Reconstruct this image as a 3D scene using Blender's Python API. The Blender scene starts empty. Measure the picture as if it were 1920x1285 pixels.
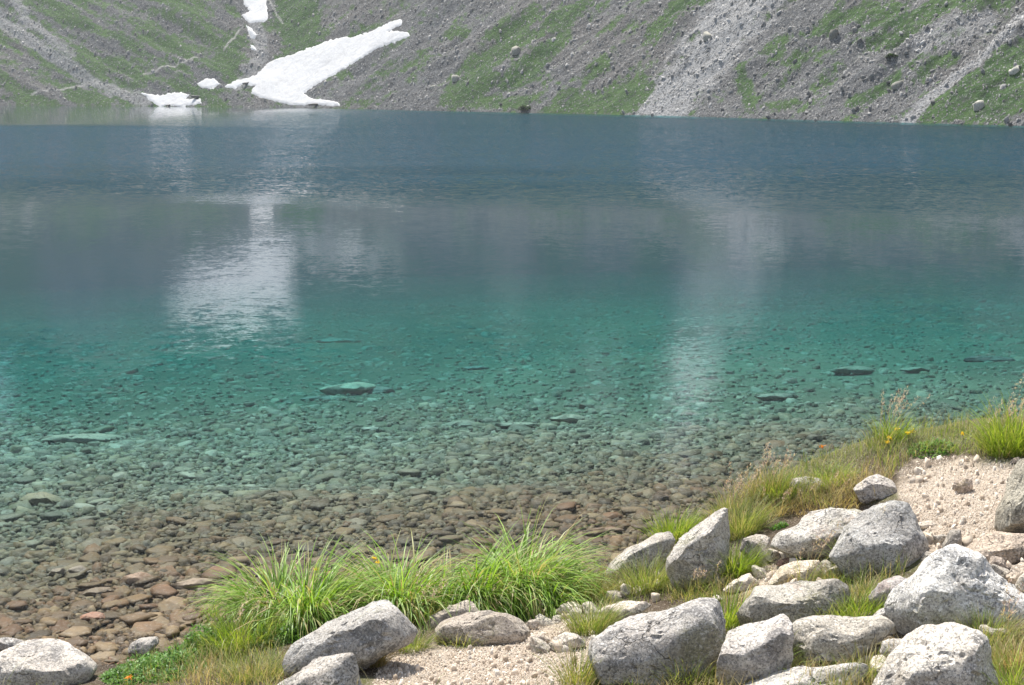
import bpy, bmesh, math
import numpy as np
from mathutils import Vector
R_ = math.radians
sc = bpy.context.scene
COL = sc.collection
rng = np.random.default_rng(11)

# ------------------------------------------------------------------ camera, sky, sun, exposure
PITCH, F, CX, CY = R_(10.2), 2637.0, 960.0, 642.5      # F, CX, CY in pixels of the 1920 px photograph
CAM = np.array([0.0, 0.0, 4.0])
cam = bpy.data.cameras.new('camera'); cam_o = bpy.data.objects.new('camera', cam); COL.objects.link(cam_o)
cam_o.location = CAM; cam_o.rotation_euler = (R_(90) - PITCH, 0, 0)
cam.sensor_width = 36; cam.lens = 36 * F / 1920; cam.clip_start = .1; cam.clip_end = 6000
sc.camera = cam_o
SUN_EL, SUN_AZ = R_(62), R_(-26)                         # azimuth measured from the view direction (+Y), clockwise
w = bpy.data.worlds.new('World'); sc.world = w; w.use_nodes = True
nt = w.node_tree; bg = nt.nodes['Background']
sky = nt.nodes.new('ShaderNodeTexSky'); sky.sky_type = 'NISHITA'; sky.sun_disc = False
sky.sun_elevation = SUN_EL; sky.sun_rotation = SUN_AZ % (2 * math.pi); sky.altitude = 1500; sky.dust_density = 2.0
_tc = nt.nodes.new('ShaderNodeTexCoord'); _cn = nt.nodes.new('ShaderNodeTexNoise'); _cn.inputs['Scale'].default_value = 2.2; _cn.inputs['Detail'].default_value = 7
nt.links.new(_tc.outputs['Generated'], _cn.inputs['Vector'])
_mr = nt.nodes.new('ShaderNodeMapRange'); _mr.interpolation_type = 'SMOOTHSTEP'; nt.links.new(_cn.outputs[0], _mr.inputs[0])
_mr.inputs[1].default_value = .42; _mr.inputs[2].default_value = .68; _mr.inputs[3].default_value = .12; _mr.inputs[4].default_value = .9
_mx = nt.nodes.new('ShaderNodeMix'); _mx.data_type = 'RGBA'; nt.links.new(_mr.outputs[0], _mx.inputs[0]); nt.links.new(sky.outputs[0], _mx.inputs[6]); _mx.inputs[7].default_value = (3.4, 3.4, 3.35, 1)   # unseen noise clouds, added to whiten the blue sky light
nt.links.new(_mx.outputs[2], bg.inputs[0]); bg.inputs[1].default_value = .14
sun = bpy.data.lights.new('sun', 'SUN'); sun.energy = 4.7; sun.angle = R_(.6); sun.color = (1, .955, .88)
sun_o = bpy.data.objects.new('sun', sun); COL.objects.link(sun_o)
sd_ = Vector((math.sin(SUN_AZ) * math.cos(SUN_EL), math.cos(SUN_AZ) * math.cos(SUN_EL), math.sin(SUN_EL)))
sun_o.rotation_euler = sd_.to_track_quat('Z', 'Y').to_euler()
sc.view_settings.view_transform = 'Standard'; sc.view_settings.look = 'None'
sc.view_settings.gamma = 1; sc.view_settings.use_curve_mapping = False
sc.view_settings.exposure = .95
cy_ = sc.cycles
sc.render.engine = 'CYCLES'
cy_.use_denoising = True; cy_.max_bounces = 8; cy_.diffuse_bounces = 3; cy_.glossy_bounces = 2
cy_.transmission_bounces = 3; cy_.transparent_max_bounces = 8; cy_.volume_bounces = 1
cy_.caustics_reflective = False; cy_.caustics_refractive = False
cy_.sample_clamp_indirect = 4; cy_.sample_clamp_direct = 10

# ------------------------------------------------------------------ numeric helpers
FW = np.array([0, math.cos(PITCH), -math.sin(PITCH)]); UP = np.array([0, math.sin(PITCH), math.cos(PITCH)])
RT = np.array([1.0, 0, 0])
def ray(px, py):
    px = np.asarray(px, float); py = np.asarray(py, float)
    return FW + RT * ((px - CX) / F)[..., None] + UP * ((CY - py) / F)[..., None]
def project(P):
    v = P - CAM; d = v @ FW; d = np.where(np.abs(d) < .05, .05, d)
    return CX + F * (v @ RT) / d, CY - F * (v @ UP) / d
def on_plane(px, py, z):
    d = ray(px, py); return CAM + d * ((z - CAM[2]) / d[..., 2])[..., None]
def sm(a, b, x):
    t = np.clip((x - a) / (b - a), 0, 1); return t * t * (3 - 2 * t)
def _hash(i, j, k, s):
    h = (i.astype(np.int64) * 374761393 + j.astype(np.int64) * 668265263 + k.astype(np.int64) * 2147483647 + s * 1274126177) & 0xffffffff
    h = ((h ^ (h >> 13)) * 1274126177) & 0xffffffff
    h = ((h ^ (h >> 16)) * 2246822519) & 0xffffffff
    return ((h ^ (h >> 15)) & 0xffffff) / float(0xffffff)
def vn(p, s=0):                                        # value noise, -1..1
    p = np.asarray(p, float); i = np.floor(p).astype(np.int64); f = p - i; f = f * f * f * (f * (f * 6 - 15) + 10)
    r = 0
    for a in (0, 1):
        for b in (0, 1):
            for c in (0, 1):
                wgt = (f[:, 0] if a else 1 - f[:, 0]) * (f[:, 1] if b else 1 - f[:, 1]) * (f[:, 2] if c else 1 - f[:, 2])
                r = r + wgt * _hash(i[:, 0] + a, i[:, 1] + b, i[:, 2] + c, s)
    return r * 2 - 1
def fbm(p, octv=4, s=0, gain=.5):
    a, t, n = 1., 0., 0.; q = np.asarray(p, float)
    for o in range(octv):
        t = t + a * vn(q, s + o); n += a; a *= gain; q = q * 2.03 + 7.1
    return t / n
def v3(x, y, z=0):
    x = np.asarray(x, float); return np.stack([x, np.asarray(y, float) + 0 * x, z + 0 * x], -1)
def poly_sd(x, y, poly):                               # signed distance, positive inside
    P = np.asarray(poly, float); d = np.full(x.shape, 1e18); ins = np.zeros(x.shape, bool)
    for k in range(len(P)):
        a, b = P[k], P[(k + 1) % len(P)]; e = b - a
        t = np.clip(((x - a[0]) * e[0] + (y - a[1]) * e[1]) / (e @ e + 1e-12), 0, 1)
        d = np.minimum(d, (x - a[0] - t * e[0]) ** 2 + (y - a[1] - t * e[1]) ** 2)
        c = ((a[1] > y) != (b[1] > y)) & (x < (b[0] - a[0]) * (y - a[1]) / (b[1] - a[1] + 1e-12) + a[0]); ins ^= c
    return np.where(ins, 1, -1) * np.sqrt(d)
def seg_d(x, y, pl):
    d = np.full(x.shape, 1e18)
    for a, b in zip(pl[:-1], pl[1:]):
        a = np.array(a, float); e = np.array(b, float) - a
        t = np.clip(((x - a[0]) * e[0] + (y - a[1]) * e[1]) / (e @ e), 0, 1)
        d = np.minimum(d, (x - a[0] - t * e[0]) ** 2 + (y - a[1] - t * e[1]) ** 2)
    return np.sqrt(d)

# ------------------------------------------------------------------ object helpers
def mesh(name, V, Fc, mat, col=None, smooth=False):
    """V (n,3); Fc (m,3) or (m,4) array, or list of such arrays; col (n,3) linear colours per vertex"""
    me = bpy.data.meshes.new(name); V = np.asarray(V, np.float32)
    Fl = Fc if isinstance(Fc, list) else [Fc]
    idx = np.concatenate([f.ravel() for f in Fl]).astype(np.int32)
    tot = np.concatenate([np.full(len(f), f.shape[1], np.int32) for f in Fl])
    st = np.concatenate([[0], np.cumsum(tot)[:-1]]).astype(np.int32)
    me.vertices.add(len(V)); me.vertices.foreach_set('co', V.ravel())
    me.loops.add(len(idx)); me.loops.foreach_set('vertex_index', idx)
    me.polygons.add(len(tot)); me.polygons.foreach_set('loop_start', st); me.polygons.foreach_set('loop_total', tot)
    me.update(calc_edges=True)
    if smooth: me.polygons.foreach_set('use_smooth', np.ones(len(tot), bool))
    if col is not None:
        a = me.color_attributes.new('col', 'FLOAT_COLOR', 'POINT')
        a.data.foreach_set('color', np.concatenate([np.asarray(col, np.float32), np.ones((len(V), 1), np.float32)], 1).ravel())
    if mat: me.materials.append(mat)
    me.validate()
    return me
def link(name, me, loc=(0, 0, 0), parent=None, label=None, cat=None, group=None, kind=None):
    o = bpy.data.objects.new(name, me); COL.objects.link(o); o.location = loc
    if parent: o.parent = parent
    if label: o['label'] = label
    if cat: o['category'] = cat
    if group: o['group'] = group
    if kind: o['kind'] = kind
    return o
class NT:
    def __init__(s, name):
        s.m = bpy.data.materials.new(name); s.m.use_nodes = True; s.t = s.m.node_tree; s.t.nodes.clear()
        s.out = s.n('OutputMaterial')
    def n(s, typ, **kw):
        nd = s.t.nodes.new('ShaderNode' + typ)
        for k, v in kw.items(): setattr(nd, k, v)
        return nd
    def l(s, a, b): s.t.links.new(a, b)
    def put(s, inp, v):
        if hasattr(v, 'is_linked') or isinstance(v, bpy.types.NodeSocket): s.l(v, inp)
        else:
            if isinstance(v, (tuple, list)) and len(v) == 3 and inp.type == 'RGBA': v = (*v, 1)
            inp.default_value = v
    def noise(s, vec, scale, detail=4, rough=.55, out=0, dist=0):
        nd = s.n('TexNoise'); s.l(vec, nd.inputs['Vector'])
        nd.inputs['Scale'].default_value = scale; nd.inputs['Detail'].default_value = detail; nd.inputs['Roughness'].default_value = rough
        nd.inputs['Distortion'].default_value = dist
        return nd.outputs[out]
    def ramp(s, fac, a, b, c0=0., c1=1.):
        nd = s.n('MapRange'); nd.interpolation_type = 'SMOOTHSTEP'; s.l(fac, nd.inputs[0])
        nd.inputs[1].default_value = a; nd.inputs[2].default_value = b; nd.inputs[3].default_value = c0; nd.inputs[4].default_value = c1
        return nd.outputs[0]
    def mix(s, f, a, b, mode='MIX'):
        nd = s.n('Mix', data_type='RGBA', blend_type=mode); s.put(nd.inputs[0], f); s.put(nd.inputs[6], a); s.put(nd.inputs[7], b)
        return nd.outputs[2]
    def math(s, op, a, b=0.):
        nd = s.n('Math', operation=op); s.put(nd.inputs[0], a); s.put(nd.inputs[1], b); return nd.outputs[0]
    def vmul(s, v, k):
        nd = s.n('VectorMath', operation='MULTIPLY'); s.l(v, nd.inputs[0]); nd.inputs[1].default_value = k; return nd.outputs[0]
    def bump(s, h, strength, dist, normal=None):
        nd = s.n('Bump'); s.l(h, nd.inputs['Height']); nd.inputs['Strength'].default_value = strength; nd.inputs['Distance'].default_value = dist
        if normal: s.l(normal, nd.inputs['Normal'])
        return nd.outputs[0]
    def bsdf(s, col, rough=.8, normal=None, spec=.3):
        b = s.n('BsdfPrincipled'); s.put(b.inputs['Base Color'], col); s.put(b.inputs['Roughness'], rough)
        b.inputs['Specular IOR Level'].default_value = spec
        if normal: s.l(normal, b.inputs['Normal'])
        return b.outputs[0]
    def pos(s): return s.n('NewGeometry').outputs['Position']
    def attr(s): return s.n('Attribute', attribute_name='col').outputs['Color']
    def fin(s, sh): s.l(sh, s.out.inputs[0]); return s.m

# ------------------------------------------------------------------ materials
def mat_granite():
    t = NT('granite'); p = t.pos(); oc = t.n('ObjectInfo')
    base = t.mix(t.ramp(t.noise(p, 3.2, 5), .38, .66), (.43, .392, .345), (.565, .53, .475))
    base = t.mix(t.ramp(t.noise(p, 4.5, 7, .7, dist=.7), .50, .64, 0, .8), base, (.17, .165, .16))          # grey weathering
    base = t.mix(t.ramp(t.noise(p, 2.3, 6, .65), .55, .68, 0, .7), base, (.25, .235, .14))                  # lichen
    base = t.mix(t.ramp(t.noise(p, 2.7, 4, .6), .62, .75, 0, .5), base, (.40, .28, .22))                    # iron tint
    pw = t.ramp(t.noise(p, 1.6, 3), .36, .60, .55, 1.)               # the grain shows strongly only in places
    base = t.mix(t.math('MULTIPLY', t.ramp(t.noise(p, 30, 5, .75), .53, .63, 0, .85), pw), base, (.09, .088, .09))
    base = t.mix(t.ramp(t.noise(p, 80, 3, .7), .50, .60, 0, .72), base, (.13, .125, .12))
    base = t.mix(t.math('MULTIPLY', t.ramp(t.noise(p, 62, 3, .7), .52, .62, 0, .7), pw), base, (.74, .71, .67))
    wv = t.n('VectorMath', operation='ADD'); t.l(p, wv.inputs[0]); t.l(t.vmul(t.noise(p, 3.5, 4, .6, 1), (.35, .35, .35)), wv.inputs[1])
    vo = t.n('TexVoronoi', feature='DISTANCE_TO_EDGE'); t.l(wv.outputs[0], vo.inputs['Vector']); vo.inputs['Scale'].default_value = 2.3
    ck = t.math('MULTIPLY', t.ramp(vo.outputs['Distance'], .0, .013, 1, 0), t.ramp(t.noise(p, 2.0, 3), .54, .66))
    base = t.mix(t.math('MULTIPLY', ck, .55), base, (.07, .065, .06))
    base = t.mix(t.ramp(t.noise(t.vmul(p, (1, 1, .35)), 4.5, 5, .65), .56, .70, 0, .45), base, (.20, .17, .13))   # water stains
    base = t.mix(1.0, base, oc.outputs['Color'], 'MULTIPLY')
    n = t.bump(t.noise(p, 9, 8, .68, dist=.4), .6, .06)
    n = t.bump(t.math('MULTIPLY', ck, -1.), .9, .03, n)
    n = t.bump(t.noise(p, 55, 6, .7), .55, .014, n)
    return t.fin(t.bsdf(base, .88, n, .2))
def mat_stone(name, rough, gloss, speck=.35):
    t = NT(name); p = t.pos(); oc = t.n('ObjectInfo')
    c = t.mix(1.0, t.attr(), oc.outputs['Color'], 'MULTIPLY')
    c = t.mix(t.ramp(t.noise(p, 14, 5, .65), .4, .68, 0, speck), c, (.055, .05, .04))
    c = t.mix(t.ramp(t.noise(p, 38, 4, .65), .52, .68, 0, speck * .6), c, (.42, .39, .33))
    n = t.bump(t.noise(p, 30, 5, .65), .5, .02)
    return t.fin(t.bsdf(c, rough, n, gloss))
def mat_ground():
    t = NT('bank_earth'); p = t.pos()
    c = t.mix(t.ramp(t.noise(p, 22, 6, .7), .35, .7, 0, .6), t.attr(), (.10, .08, .06))
    c = t.mix(t.ramp(t.noise(p, 80, 4, .6), .5, .68, 0, .5), c, (.50, .44, .37))
    n = t.bump(t.noise(p, 42, 6, .75), .9, .03)
    return t.fin(t.bsdf(c, .95, n, .1))
def mat_bed():
    t = NT('lake_bed_silt'); p = t.pos()
    c = t.mix(t.ramp(t.noise(p, 7, 6, .7), .42, .68, 0, .55), t.attr(), (.08, .075, .05))
    return t.fin(t.bsdf(c, .95, t.bump(t.noise(p, 14, 6, .7), .9, .05), .1))
def mat_mount():
    t = NT('scree_and_turf'); p = t.pos()
    c = t.mix(t.ramp(t.noise(p, 1.0, 7, .8), .46, .64, 0, .7), t.attr(), (.055, .055, .055))
    c = t.mix(t.ramp(t.noise(p, 1.9, 5, .8), .56, .66, 0, .55), c, (.40, .395, .39))
    n = t.bump(t.noise(p, .9, 7, .75), .8, .9)
    return t.fin(t.bsdf(c, .95, n, .1))
def mat_snow():
    t = NT('old_snow'); p = t.pos()
    c = t.mix(t.ramp(t.noise(p, .5, 6, .7), .45, .75, 0, .5), (.50, .50, .505), (.37, .36, .35))
    c = t.mix(t.ramp(t.noise(p, 1.6, 5, .75), .60, .70, 0, .6), c, (.26, .24, .22))
    n = t.bump(t.noise(p, .8, 6, .65), .5, .4)
    return t.fin(t.bsdf(c, .7, n, .2))
def mat_leaf(name, rough=.42, trans=.45, spec=.5):
    t = NT(name); c = t.attr()
    b = t.bsdf(c, rough, None, spec)
    tr = t.n('BsdfTranslucent'); t.l(t.mix(1., c, (1.25, 1.2, .7), 'MULTIPLY'), tr.inputs[0])
    m = t.n('MixShader'); m.inputs[0].default_value = trans; t.l(b, m.inputs[1]); t.l(tr.outputs[0], m.inputs[2])
    return t.fin(m.outputs[0])
def mat_water():
    t = NT('lake_water'); p = t.pos()
    xyz = t.n('SeparateXYZ'); t.l(p, xyz.inputs[0]); Y = xyz.outputs[1]
    # wind: calm near the bank, ruffled in the middle of the lake, calm again under the far slope
    wob = t.math('MULTIPLY', t.math('SUBTRACT', t.noise(t.vmul(p, (.012, .03, 1)), 1, 3), .5), 40.)
    Yw = t.math('ADD', Y, wob)
    band = t.math('MULTIPLY', t.ramp(Yw, 45, 85), t.math('MAXIMUM', t.ramp(xyz.outputs[0], -55, -8), t.ramp(t.math('ADD', Y, t.math('MULTIPLY', wob, .3)), 145, 172, 1, 0)))
    near = t.math('ADD', t.ramp(Yw, 16, 34, 1, 0), t.ramp(Y, 150, 165, 0, 2.5))
    patch = t.ramp(t.noise(t.vmul(p, (.05, .12, 1)), 1, 3), .35, .65, .70, 1.)
    amp = t.math('ADD', t.math('MULTIPLY', band, 1.35), t.math('ADD', .044, t.math('MULTIPLY', near, .022)))
    amp = t.math('MULTIPLY', amp, patch)
    def slopes(scale, det):
        nd = t.noise(t.vmul(p, (.75, 1.0, 1.0)), scale, det, .6, 1)
        s = t.n('VectorMath', operation='SUBTRACT'); t.l(nd, s.inputs[0]); s.inputs[1].default_value = (.5, .5, .5); return s.outputs[0]
    a0 = t.n('VectorMath', operation='ADD'); t.l(t.vmul(slopes(2.6, 3), (.8, .8, 1)), a0.inputs[0]); t.l(slopes(7.5, 2), a0.inputs[1])
    a = t.n('VectorMath', operation='ADD'); t.l(a0.outputs[0], a.inputs[0]); t.l(t.vmul(slopes(22, 2), (1., 1., 1)), a.inputs[1])
    sc_ = t.n('VectorMath', operation='SCALE'); t.l(a.outputs[0], sc_.inputs[0]); t.l(amp, sc_.inputs['Scale'])
    fl = t.vmul(sc_.outputs[0], (1, 1, 0))
    ad = t.n('VectorMath', operation='ADD'); t.l(fl, ad.inputs[0]); 
    lean = t.n('CombineXYZ'); lean.inputs[2].default_value = 1; t.l(t.math('MULTIPLY', band, -.20), lean.inputs[1])   # wind waves lean toward the near bank
    t.l(lean.outputs[0], ad.inputs[1])
    no = t.n('VectorMath', operation='NORMALIZE'); t.l(ad.outputs[0], no.inputs[0]); N = no.outputs[0]
    fr = t.n('Fresnel'); fr.inputs[0].default_value = 1.333; t.l(N, fr.inputs[1])
    g = t.n('BsdfGlossy'); g.inputs['Roughness'].default_value = .02; t.l(N, g.inputs['Normal']); g.inputs[0].default_value = (1, 1, 1, 1)
    tr = t.n('BsdfTransparent')
    m = t.n('MixShader'); t.l(fr.outputs[0], m.inputs[0]); t.l(tr.outputs[0], m.inputs[1]); t.l(g.outputs[0], m.inputs[2])
    va = t.n('VolumeAbsorption'); va.inputs[0].default_value = (.05, .885, .912, 1); va.inputs[1].default_value = WATER_ABS
    vs = t.n('VolumeScatter'); vs.inputs[0].default_value = (.18, .72, 1, 1); vs.inputs[1].default_value = WATER_SCAT
    ad2 = t.n('AddShader'); t.l(va.outputs[0], ad2.inputs[0]); t.l(vs.outputs[0], ad2.inputs[1]); t.l(ad2.outputs[0], t.out.inputs['Volume'])
    return t.fin(m.outputs[0])
WATER_ABS, WATER_SCAT = .60, .0135
M_gran = mat_granite(); M_wet = mat_stone('wet_stone', .6, .25); M_scree = mat_stone('scree_rock', .9, .15, .5); M_grav = mat_stone('gravel', .95, .1, .25)
M_ground = mat_ground(); M_bed = mat_bed(); M_mount = mat_mount(); M_snow = mat_snow(); M_water = mat_water()
M_leaf = mat_leaf('grass_blade', .45, .45, .4); M_sedge = mat_leaf('sedge_blade', .45, .42, .35); M_petal = mat_leaf('petal', .6, .3, .2)

# ------------------------------------------------------------------ bank and lake bed surface
_sh = [tuple(on_plane(np.array(a), np.array(b), 0)[:2]) for a, b in
       [(-1100, 1300), (-300, 1262), (0, 1236), (110, 1226), (240, 1218), (330, 1190), (400, 1150), (450, 1115), (560, 1108), (800, 1100), (1000, 1088)]]
SHORE = [(-60, -25), (-25, 3)] + _sh + [(.55, 11.2), (1.25, 11.6), (1.75, 11.95), (2.15, 12.1), (2.75, 12.35), (3.2, 12.55), (3.7, 12.8), (4.2, 12.95), (5, 13.2), (8, 13.6), (20, 15.5), (60, 24), (140, 50)]
LAND = SHORE + [(300, 90), (300, -300), (-300, -300), (-90, -60)]
_bp = [(100, 1290, .10), (300, 1262, .14), (480, 1230, .2), (600, 1290, .42), (650, 1190, .3), (900, 1250, .4), (760, 1180, .3), (1000, 1200, .35),
       (900, 1135, .2), (1060, 1112, .15), (1150, 1130, .3), (1100, 1290, .55), (1230, 1295, .6), (1200, 1090, .35), (1300, 1100, .5), (1340, 965, .6),
       (1420, 1080, .6), (1420, 915, .8), (1540, 865, .95), (1560, 945, .97), (1660, 955, 1.02), (1560, 985, .74), (1470, 985, .70), (1650, 990, .8), (1600, 1060, .78), (1500, 1285, .8), (1800, 1290, .95),
       (1760, 1180, .95), (1700, 930, 1.05), (1800, 900, 1.1), (1640, 822, 1.08), (1760, 810, 1.12), (1900, 810, 1.2), (1850, 1000, 1.1), (1930, 1100, 1.1)]
_c = [tuple(on_plane(np.array(a), np.array(b), c)) for a, b, c in _bp]
_c = [(a, b, c) for (a, b, _), (_, _, c) in zip(_c, _bp)]
_c += [(0, 0, 2.4), (-6, 0, 1.9), (6, 0, 2.7), (-3, 4.3, 1.1), (3, 4.3, 1.6), (0, 5.6, .85), (-20, -10, 4), (0, -10, 4.6), (20, -5, 5), (8, 9, 1.4), (20, 15, 1.6), (60, 40, 3), (-7, 6, .3),
       (-60, -80, 14), (60, -80, 20), (200, 20, 14), (0, -200, 50)]
_c = np.array(_c)
_A = np.linalg.norm(_c[:, None, :2] - _c[None, :, :2], axis=2)
_n = len(_c); _M = np.zeros((_n + 1, _n + 1)); _M[:_n, :_n] = _A; _M[:_n, _n] = 1; _M[_n, :_n] = 1
_W = np.linalg.solve(_M, np.concatenate([_c[:, 2], [0]]))
def land_z(x, y):
    r = np.full(x.shape, _W[-1])
    for k in range(_n): r = r + _W[k] * np.hypot(x - _c[k, 0], y - _c[k, 1])
    return r
BED_D = [0, .5, 1, 2, 3, 5, 8, 11, 16, 22, 30, 45, 80]
BED_Z = [.0, .04, .06, .10, .14, .23, .37, .53, .86, 1.4, 2.2, 3.6, 8]
def surf_z(x, y):
    s = poly_sd(x, y, LAND)                            # positive on land
    zb = np.maximum(land_z(x, y), .05) * sm(0, .75, s) + .012 * fbm(v3(x * 6, y * 6), 3, 5) + .03 * fbm(v3(x * 1.5, y * 1.5), 3, 9)
    zl = -np.interp(-s, BED_D, BED_Z) + .03 * fbm(v3(x * .6, y * .6), 3, 3) * np.clip(-s, 0, 1.5)
    return np.where(s > 0, zb, zl)
GX0, GY0, GS = -20.0, 2.0, .06
_gx, _gy = np.meshgrid(np.arange(GX0, 21, GS), np.arange(GY0, 68, GS))
GRID = surf_z(_gx.ravel(), _gy.ravel()).reshape(_gx.shape)
def gz(x, y):
    u = np.clip((np.asarray(x) - GX0) / GS, 0, GRID.shape[1] - 1.01); v = np.clip((np.asarray(y) - GY0) / GS, 0, GRID.shape[0] - 1.01)
    i = u.astype(int); j = v.astype(int); fu = u - i; fv = v - j
    return (GRID[j, i] * (1 - fu) + GRID[j, i + 1] * fu) * (1 - fv) + (GRID[j + 1, i] * (1 - fu) + GRID[j + 1, i + 1] * fu) * fv
def hit(px, py):                                       # first point of bank or lake bed along rays through photograph pixels
    d = ray(np.atleast_1d(np.asarray(px, float)), np.atleast_1d(np.asarray(py, float))); d = d / np.linalg.norm(d, axis=1)[:, None]
    lo = np.full(len(d), 5.0); done = np.zeros(len(d), bool); s = lo.copy()
    while s.max() < 58 and not done.all():
        q = CAM + d * s[:, None]; below = q[:, 2] < gz(q[:, 0], q[:, 1]); done |= below
        s = np.where(done, s, s + .12)
    a, b = s - .12, s
    for _ in range(7):
        m = (a + b) / 2; q = CAM + d * m[:, None]; bl = q[:, 2] < gz(q[:, 0], q[:, 1]); b = np.where(bl, m, b); a = np.where(bl, a, m)
    return CAM + d * b[:, None]

GRAVEL_R = [(1690, 885), (1740, 856), (1830, 862), (1900, 872), (1990, 880), (2300, 905), (2300, 1010), (1990, 1024), (1850, 1030), (1740, 1075), (1715, 990), (1685, 935)]
GRAVEL_B = [(690, 1300), (725, 1235), (790, 1214), (950, 1212), (1000, 1165), (1040, 1130), (1110, 1135), (1130, 1165), (1105, 1200), (1100, 1300)]
GRAVEL_M = [(1415, 1075), (1450, 1045), (1500, 1050), (1440, 1110), (1400, 1110)]
SOIL = [[(1430, 992), (1476, 958), (1560, 954), (1640, 944), (1690, 936), (1716, 946), (1690, 972), (1620, 980), (1540, 1000), (1456, 1014)], [(1125, 1118), (1150, 1095), (1200, 1085), (1240, 1095), (1225, 1122), (1160, 1135)], [(1690, 905), (1700, 872), (1760, 848), (1800, 858), (1730, 886)]]
def soil_mask(px, py):
    m = -1e9 + 0 * px
    for P in SOIL: m = np.maximum(m, poly_sd(px, py, P))
    return sm(-4, 5, m + 4 * fbm(v3(px * .1, py * .1), 2, 6))
def gravel_mask(x, y, z):
    px, py = project(np.stack([x, y, z], -1)); m = np.zeros(x.shape)
    for P in (GRAVEL_R, GRAVEL_B, GRAVEL_M):
        m = np.maximum(m, sm(-10, 8, poly_sd(px, py, P) + 8 * fbm(v3(px * .05, py * .08), 2, 4)))
    return m
def sheet(xs, ys, zf):
    X, Y = np.meshgrid(xs, ys); x, y = X.ravel(), Y.ravel(); z = zf(x, y); n, m = len(ys), len(xs)
    i = (np.arange(n - 1)[:, None] * m + np.arange(m - 1)).ravel()
    return np.stack([x, y, z], 1), np.stack([i, i + 1, i + m + 1, i + m], 1)
def nonuni(lo, a, b, hi, step):
    l = list(np.arange(a, b, step)); o = step; q = b
    while q < hi: o *= 1.25; l.append(q); q += o
    l.append(hi); o = step; q = a - step; pre = []
    while q > lo: o *= 1.25; pre.append(q); q -= o
    pre.append(lo); return np.array(pre[::-1] + l)
V, Q = sheet(nonuni(-300, -5, 6.5, 300, .045), nonuni(-300, 6.0, 13.6, 130, .045), surf_z)
keep = (V[Q][:, :, 2].max(1) > -.03); Q = Q[keep]
gm = gravel_mask(V[:, 0], V[:, 1], V[:, 2])[:, None]
px_, py_ = project(V)
soil = np.array([.085, .060, .040]); turf = np.array([.11, .115, .042]); grav = np.array([.54, .455, .365])
tn = sm(-.25, .3, fbm(v3(V[:, 0] * 2, V[:, 1] * 2), 4, 21))[:, None]
smk = soil_mask(px_, py_)[:, None]; tn = tn * (1 - smk); gm = gm * (1 - .75 * smk); col = soil * (1 - tn) + turf * tn; col = col * (1 - gm) + grav * gm
col = col * (.45 + .55 * sm(.02, .09, V[:, 2]))[:, None]         # wet earth at the waterline
link('ground', mesh('ground', V, Q, M_ground, col, True), kind='structure')
V, Q = sheet(nonuni(-400, -9, 12, 400, .16), nonuni(-20, 8.5, 40, 700, .16), lambda x, y: surf_z(x, y) - .02)
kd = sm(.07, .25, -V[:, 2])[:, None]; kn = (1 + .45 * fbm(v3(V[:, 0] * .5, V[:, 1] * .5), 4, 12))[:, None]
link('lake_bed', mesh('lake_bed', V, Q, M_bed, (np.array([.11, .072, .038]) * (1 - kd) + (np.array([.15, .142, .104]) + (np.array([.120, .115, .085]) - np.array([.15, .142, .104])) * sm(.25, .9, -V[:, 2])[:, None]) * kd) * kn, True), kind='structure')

# water body: closed box, its top is the lake's surface
def box(x0, y0, z0, x1, y1, z1):
    v = np.array([(x, y, z) for z in (z0, z1) for y in (y0, y1) for x in (x0, x1)], float)
    return v, np.array([(0, 2, 3, 1), (4, 5, 7, 6), (0, 1, 5, 4), (2, 6, 7, 3), (0, 4, 6, 2), (1, 3, 7, 5)])
v_, f_ = box(-420, -18, -14, 420, 720, 0)
link('water', mesh('water', v_, f_, M_water), kind='structure')

# ------------------------------------------------------------------ far mountainside
_spx = [-2200, -400, 0, 400, 640, 800, 1000, 1280, 1500, 1920, 2400, 4200]; _spy = [192, 196.5, 197.5, 200.5, 204, 208, 212, 218, 225, 236, 250, 300]
_q = np.arange(-2200, 4201, 20.); _sp = on_plane(_q, np.interp(_q, _spx, _spy), 0)
_saz = np.arctan2(_sp[:, 0], _sp[:, 1]); _sR = np.hypot(_sp[:, 0], _sp[:, 1])
_kk = np.hanning(17); _kk /= _kk.sum(); _sR = np.convolve(np.pad(_sR, 8, 'edge'), _kk, 'valid')
T1, T2 = math.tan(R_(34)), math.tan(R_(62))
def ecl(az): return R_(9.2) - R_(2.2) * sm(R_(2), R_(16), az) + R_(.5) * np.sin(az * 40)
def mount(px, py):                                     # smooth slope: talus at 34 degrees, rock wall above
    d = ray(px, py); az = np.arctan2(d[:, 0], d[:, 1]); hl = np.hypot(d[:, 0], d[:, 1]); E = d[:, 2] / hl
    R = np.interp(az, _saz, _sR); Ec = np.tan(ecl(az))
    t1 = (R * E + 4) / (T1 - E); tc = (R * Ec + 4) / (T1 - Ec)
    t2 = (R * E + 4 + tc * (T2 - T1)) / (T2 - np.minimum(E, 1.2))
    t = np.where(E < Ec, t1, t2); h = np.where(E < Ec, t * T1, tc * T1 + (t - tc) * T2); r = R + t
    return np.stack([np.sin(az) * r, np.cos(az) * r, h], 1), az, np.arctan(E), t
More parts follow.
